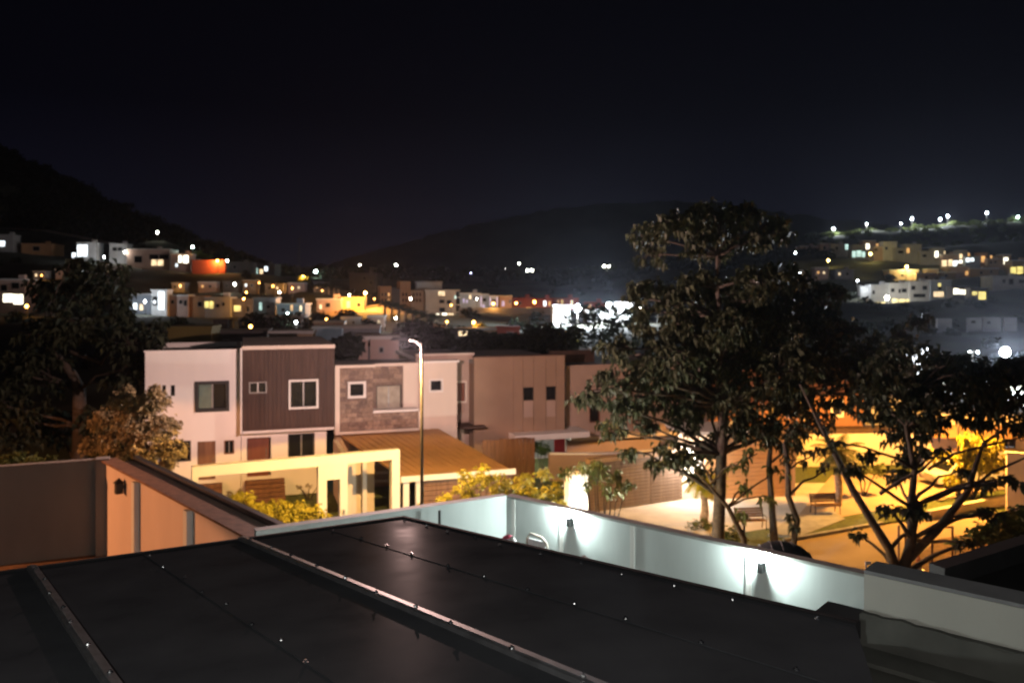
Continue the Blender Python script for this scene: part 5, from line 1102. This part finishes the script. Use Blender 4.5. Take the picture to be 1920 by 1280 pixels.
# shrubs glowing yellow behind the boundary wall
def shrub(name, label, blobs, Y, leafm, dens, size, cat='shrub', droop=0.4, wide=0.4, group=None, spread=0.5, zb=0.0):
    bl = blobs_px(blobs, Y, spread); base = Vector((sum(b_[0].x for b_ in bl)/len(bl), Y, zb)); t = thing(name, label, cat, tuple(base), 0, group)
    st_ = MB(); cents = []
    for c, r in bl:
        st_.tube(*limb((random.uniform(-.1,.1),0,0), Vector(c)-base, .045, .012, 0.06), 5)
        cents.append(in_blob(Vector(c)-base, r, max(4,int(2.4*dens*(r[0]*r[1]*r[2])**(2/3))), 0.4))
    st_.build('stems', bark, t, True); v, f = leaves_mesh(np.concatenate(cents), 7, size, droop, wide)
    mesh_obj('foliage', quick_mesh('foliage', v, f), leafm, t, kind='stuff'); return t
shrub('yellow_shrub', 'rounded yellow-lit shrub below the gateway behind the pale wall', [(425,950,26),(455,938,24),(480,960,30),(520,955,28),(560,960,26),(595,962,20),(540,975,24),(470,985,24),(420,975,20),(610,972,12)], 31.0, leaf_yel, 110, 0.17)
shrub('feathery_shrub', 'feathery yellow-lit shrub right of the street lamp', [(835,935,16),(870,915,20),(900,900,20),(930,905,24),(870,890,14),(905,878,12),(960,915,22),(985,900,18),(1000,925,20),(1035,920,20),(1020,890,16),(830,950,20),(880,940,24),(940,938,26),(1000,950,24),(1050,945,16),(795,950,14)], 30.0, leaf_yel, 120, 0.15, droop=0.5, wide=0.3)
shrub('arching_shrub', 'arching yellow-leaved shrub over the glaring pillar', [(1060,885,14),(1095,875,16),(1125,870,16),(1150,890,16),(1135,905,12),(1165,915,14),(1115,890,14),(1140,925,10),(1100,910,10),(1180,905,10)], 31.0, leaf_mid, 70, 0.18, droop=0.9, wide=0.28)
shrub('clipped_hedge', 'small clipped green hedge at the foot of the palm', [(1298,985,12),(1315,980,14),(1330,990,12),(1340,982,10),(1305,996,12)], 38.0, leaf_mid, 200, 0.09)
shrub('agave_plant', 'spiky plant at the foot of the tall tree', [(1365,1005,14),(1385,1010,12),(1375,995,10)], 35.0, leaf_mid, 60, 0.3, 'plant', droop=0.2, wide=0.15)
shrub('porch_bush', 'round green bush in the lit porch of the tan house', [(1013,838,17),(1006,835,10),(1022,845,10)], 47.0, leaf_mat('leaf_porch',(0.06,0.13,0.03)), 220, 0.12)
shrub('wall_top_hedge', 'row of yellowish foliage above the unlit grey wall', [(0,868,22),(30,862,20),(60,865,18),(90,866,16),(115,872,10)], 26.0, leaf_mid, 90, 0.16, 'hedge')
shrub('bank_grass_shrub', 'dark grassy shrub on the bank at far right', [(1830,1010,18),(1860,1000,26),(1890,990,30),(1920,980,34),(1930,1020,30),(1800,1020,12)], 27.0, leaf_mid, 70, 0.35, droop=0.15, wide=0.12)
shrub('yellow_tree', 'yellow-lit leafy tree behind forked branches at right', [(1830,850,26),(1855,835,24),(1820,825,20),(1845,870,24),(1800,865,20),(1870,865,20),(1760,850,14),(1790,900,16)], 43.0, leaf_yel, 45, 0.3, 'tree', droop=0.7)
shrub('round_garden_plant', 'yellow-green plant beside the fan palm trunk', [(1620,875,18),(1645,880,16),(1600,860,12)], 44.0, leaf_mid, 60, 0.25, 'plant')
shrub('garden_bushes', 'low red-brown bushes by the steps of the white house', [(432,925,8),(450,922,8),(468,925,6),(415,930,6)], 41.3, leaf_buff, 120, 0.12, 'plant')
shrub('garden_plants', 'low brown plants along the brown-clad house wall', [(560,912,6),(580,910,6),(598,908,6)], 43.2, leaf_buff, 120, 0.12, 'plant')
# palms
def palm(name, label, px, py_crown, Y, z0=0.0, nf=22, fl=1.6, leafm=None, r=0.16, group=None, lf=16, up=0.5):
    c = W(px, py_crown, Y); h_ = c.z-z0; t = thing(name, label, 'palm', (c.x,c.y,z0), random.uniform(0,3), group)
    pts = []; rad = []
    for i in range(9): pts.append((0.03*math.sin(i),0.03*math.cos(i*1.3),h_*i/8)); rad.append(r*(1.25-0.35*i/8+(0.06 if i%2 else 0)))
    MB().tube(pts, rad, 8).build('trunk', barkp, t, True)
    fv = []; ff = []
    for k in range(nf):
        ph = k*2.399; el = up*(1-1.7*k/nf); pr_ = Vector((0,0,h_)); d = Vector((math.cos(ph)*math.cos(el),math.sin(ph)*math.cos(el),math.sin(el)))
        side = Vector((-math.sin(ph),math.cos(ph),0)); stp = fl/lf
        for j in range(lf):
            d = (d+Vector((0,0,-0.055-0.05*j/lf))).normalized(); pn = pr_+d*stp
            ll = fl*0.34*math.sin(math.pi*(0.15+0.8*j/lf))
            for sg in (-1,1):
                o_ = len(fv); tip = pr_+side*sg*ll*0.9+d*ll*0.5+Vector((0,0,-ll*0.35))
                fv += [pr_, pn, tip]; ff.append((o_,o_+1,o_+2))
            pr_ = pn
    mesh_obj('fronds', quick_mesh('fronds', [tuple(p) for p in fv], ff), leafm or leaf_palm, t, kind='stuff'); return t
palm('date_palm', 'short palm with rough lit trunk on the pale driveway', 1321, 895, 39.0, fl=1.3, nf=26, up=0.6, leafm=leaf_yel)
palm('fan_palm', 'bushy fan palm behind the bench at right', 1572, 845, 42.0, fl=1.5, nf=30, up=1.0)
palm('valley_palm', 'yellow-lit palm beside the curved sodium lamp in the valley', 1062, 622, 78.0, fl=2.0, nf=20, leafm=leaf_yel)
palm('valley_palm', 'small yellow-lit palm right of the red-lit house', 1002, 630, 80.0, fl=1.3, nf=18, leafm=leaf_yel)
pls = [(722,566,601),(735,570,604),(748,574,607),(761,579,609),(774,583,611),(787,586,613),(802,590,614),(815,593,615)]
for i,(px,py,pf) in enumerate(pls): palm('street_palm', 'dark palm along the orange street, '+ordinal(i,len(pls)), px, py, 150, z0=W(px,pf,150).z-1, nf=16, fl=1.9, r=0.22, leafm=leaf_black, group='palms along the orange street', lf=7)
bl = [(590,535,553),(600,534,554),(608,533,555),(616,536,556),(626,538,559),(634,540,560)]
for i,(px,py,pf) in enumerate(bl): palm('bank_palm', 'dark palm before the orange-lit bank, '+ordinal(i,len(bl)), px, py, 192, z0=W(px,pf,192).z-1, nf=14, fl=1.7, r=0.2, leafm=leaf_black, group='palms before the orange-lit bank', lf=6)
shrub('glowing_tree', 'small tree glowing orange round a sodium lamp', [(570,522,8),(563,525,7),(576,527,6),(570,532,6)], 214, leaf_mid, 8, 0.7, 'tree', zb=W(570,540,214).z-1)
shrub('green_lit_bush', 'bright green bush under the greenish hillside lamp', [(362,478,7),(372,476,8),(382,480,7),(392,482,6)], 258, leaf_mat('leaf_green',(0.10,0.16,0.03)), 10, 0.7, zb=W(375,490,258).z-1)
shrub('yellow_lit_bush', 'bright yellow bush beside a sodium lamp in the valley', [(895,610,6),(903,608,6),(910,612,5)], 104, leaf_yel, 20, 0.35, zb=0.5)
# benches
def bench(label, px, py, rz, Y=None):
    p = G(px, py, 0.1); t = thing('park_bench', label, 'bench', p, rz, 'park benches')
    for i in range(4): MB().box(-0.7,0.7,-0.22+i*0.11,-0.22+i*0.11+0.09,0.42,0.45).build('seat_slat', wood, t)
    for i in range(4): MB().box(-0.7,0.7,0.24+i*0.02,0.26+i*0.02,0.52+i*0.11,0.52+i*0.11+0.09).build('back_slat', wood, t)
    for x in (-0.66,0.66):
        MB().tube([(x,-0.22,0),(x,-0.2,0.41),(x,-0.26,0.62),(x,0.1,0.64),(x,0.22,0.62)],0.022,6).build('arm_frame', blackm, t, True)
        MB().tube([(x,0.3,0),(x,0.2,0.41),(x,0.33,0.98)],0.022,6).build('leg', blackm, t, True)
bench('iron and wood bench beside the fan palm trunk', 1548, 962, R(8))
bench('iron and wood bench left of the slim leaning trunks', 1408, 992, R(5))
# parked car far right
pc = G(1800, 908); car = thing('parked_car', 'pale parked car glimpsed behind the yellow tree', 'car', pc, R(8))
cpt = mat('car_paint',(0.62,0.62,0.64),0.25,0.03,1,spec=0.7)
body = MB(); prof_ = [(-2.0,.3),(-2.05,.75),(-1.3,.9),(-0.75,1.4),(0.7,1.42),(1.4,.95),(2.0,.82),(2.1,.35)]
for y in (-0.85,0.85):
    for a,b_ in prof_: body.v.append((a, y*(0.86 if b_>1.2 else 1), b_))
n8 = len(prof_); body.f += [tuple(range(n8)), tuple(range(2*n8-1,n8-1,-1))]+[(i,n8+i,n8+(i+1)%n8,(i+1)%n8) for i in range(n8)]
body.build('body', cpt, car)
MB().add([(-1.2,-.86,.93),(1.28,-.86,.97),(.66,-.745,1.36),(-.72,-.745,1.35)],[(0,1,2,3)]).build('side_window', glass, car)
MB().add([(-1.28,-.7,.94),(-1.28,.7,.94),(-.79,.62,1.37),(-.79,-.62,1.37)],[(0,3,2,1)]).build('windscreen', glass, car)
for x in (-1.3,1.3):
    for y in (-.83,.83):
        wh_ = MB().tube([(x,y-.1,.32),(x,y+.1,.32)],.32,14).build('wheel', blackm, car, True); MB().tube([(x,y-.115,.32),(x,y+.115,.32)],.18,10).build('rim', alum, wh_, True)
for y in (-.6,.6): MB().box(-2.08,-2.02,y-.18,y+.18,.6,.74).build('headlight', pw_, car)
# stakes round a young tree and cone on the bank
sk = thing('tree_stakes', 'wooden stake frame on the orange earth bank', 'stakes', G(1735,1075))
s0 = G(1735,1075)
for px,pt_,pb_ in ((1685,985,1080),(1698,990,1075),(1748,985,1065),(1786,985,1070)):
    p = W(px,pb_,29.5); q_ = W(px,pt_,29.5); MB().tube([(p.x-s0.x,p.y-s0.y,0),(q_.x-s0.x,q_.y-s0.y,q_.z)],0.045,6).build('stake', wood, sk)
q1, q2_ = W(1748,985,29.5), W(1786,985,29.5); MB().tube([(q1.x-s0.x,q1.y-s0.y,q1.z-.05),(q2_.x-s0.x,q2_.y-s0.y,q2_.z-.05)],0.04,6).build('crosspiece', wood, sk)
cn = thing('traffic_cone', 'small orange and white traffic cone on the earth bank', 'cone', G(1722,1068))
MB().box(-.18,.18,-.18,.18,0,.04).build('base', pw_, cn); MB().tube([(0,0,.04),(0,0,.28)],[.13,.09],10).build('cone', pw_, cn, True); MB().tube([(0,0,.281),(0,0,.6)],[.09,.035],10).build('stripe', mat('orange_plastic',(.6,.15,.04),.4,.05,2), cn, True)
pp0 = W(1624,1075,17); sp = thing('marker_post', 'thin pale marker post behind the boundary wall end', 'post', (pp0.x,pp0.y,3.0))
MB().tube([(0,0,0),(0,0,pp0.z-3+.22)],.018,6).build('post', cream, sp); MB().box(-.02,.1,-.02,.02,pp0.z-3+.2,pp0.z-3+.26).build('tip', cream, sp)

# woodland on the left hill, the ridge and the valley: nobody could count it
def wood_mass(name, pts, size, m, kleaf=26):
    cents = []
    for p, s_ in pts: cents.append(in_blob((p[0],p[1],p[2]+s_*0.6), (s_,s_,s_*0.9), kleaf, 0.5))
    v, f = leaves_mesh(np.concatenate(cents), 4, size, 0.5, 0.7)
    return mesh_obj(name, quick_mesh(name, v, f), m, None, kind='stuff')
def scatter(n_, px0, px1, Y0, Y1, s0_, s1_, keep=None):
    px = np.random.uniform(px0,px1,n_); Yv = np.random.uniform(Y0,Y1,n_); X = (px-960)/F*Yv; Z = terr(X,Yv)
    out = []
    for i in range(n_):
        py = HZ-(Z[i]-H)/Yv[i]*F
        if keep is None or keep(px[i],py,Yv[i]): out.append(((X[i],Yv[i],Z[i]-0.5), random.uniform(s0_,s1_)))
    return out
wood_mass('hill_woodland', scatter(900,-300,470,310,420,2.0,4.5), 2.2, leaf_black, 22)
wood_mass('valley_woodland', scatter(420,430,1560,300,420,1.5,3.2), 1.7, leaf_black, 20)
def clear(px,py,Y):
    p = (px-960)/F*Y
    for h in FAR:
        a, b_ = (h[1]-960)/F*h[5], (h[2]-960)/F*h[5]
        if a-3 < p < b_+3 and h[5]-26 < Y < h[5]+10: return False
    if 560 < px < 860 and 140 < Y < 215: return False
    return True
wood_mass('town_greenery', scatter(520,-200,2100,100,290,0.6,1.4,clear), 1.0, leaf_black, 18)
wood_mass('ridge_scrub', scatter(260,1480,2000,340,380,0.6,1.6), 1.0, leaf_mid, 16)
wood_mass('garden_trees', [((W(px,py,Y).x,Y,W(px,py,Y).z), s_) for px,py,Y,s_ in ((1100,640,105,3.2),(1140,632,108,3.4),(1180,640,100,3.0),(1060,655,72,1.6),(1020,660,72,1.8),(1000,665,74,1.6),(930,668,70,1.4),(895,668,70,1.5),(965,668,71,1.4),
     (775,650,75,1.6),(800,655,70,1.6),(820,660,70,1.5),(650,668,60,1.0),(480,618,120,1.8),(530,622,120,1.8),(560,616,125,1.7),(600,612,125,1.5),(650,606,125,1.5),(700,622,122,1.5))], 0.7, leaf_black, 90)

# ------------------------------------------------------------------ night haze over the valley
HAZE = 0.00007
hm = bpy.data.materials.new('haze'); hm.use_nodes = True; hn = hm.node_tree; hn.nodes.clear()
ho = hn.nodes.new('ShaderNodeOutputMaterial'); hv = hn.nodes.new('ShaderNodeVolumePrincipled')
hv.inputs['Color'].default_value = (0.76,0.82,1,1); hv.inputs['Density'].default_value = HAZE; hv.inputs['Anisotropy'].default_value = 0.78
hn.links.new(hv.outputs[0], ho.inputs['Volume'])
MB().box(-1500,1500,-90,1350,-9,152).build('haze', hm, kind='stuff')
cb0, cb1 = W(1165,800,41.0), W(1460,818,41.0)
cbl = thing('overhead_cable', 'thin pale cable sagging across the tall tree trunk', 'cable', cb0)
MB().tube([(cb1-cb0)*(k/14)+Vector((0,0,-0.55*math.sin(math.pi*k/14))) for k in range(15)], 0.022, 5).build('cable', greym, cbl, True)
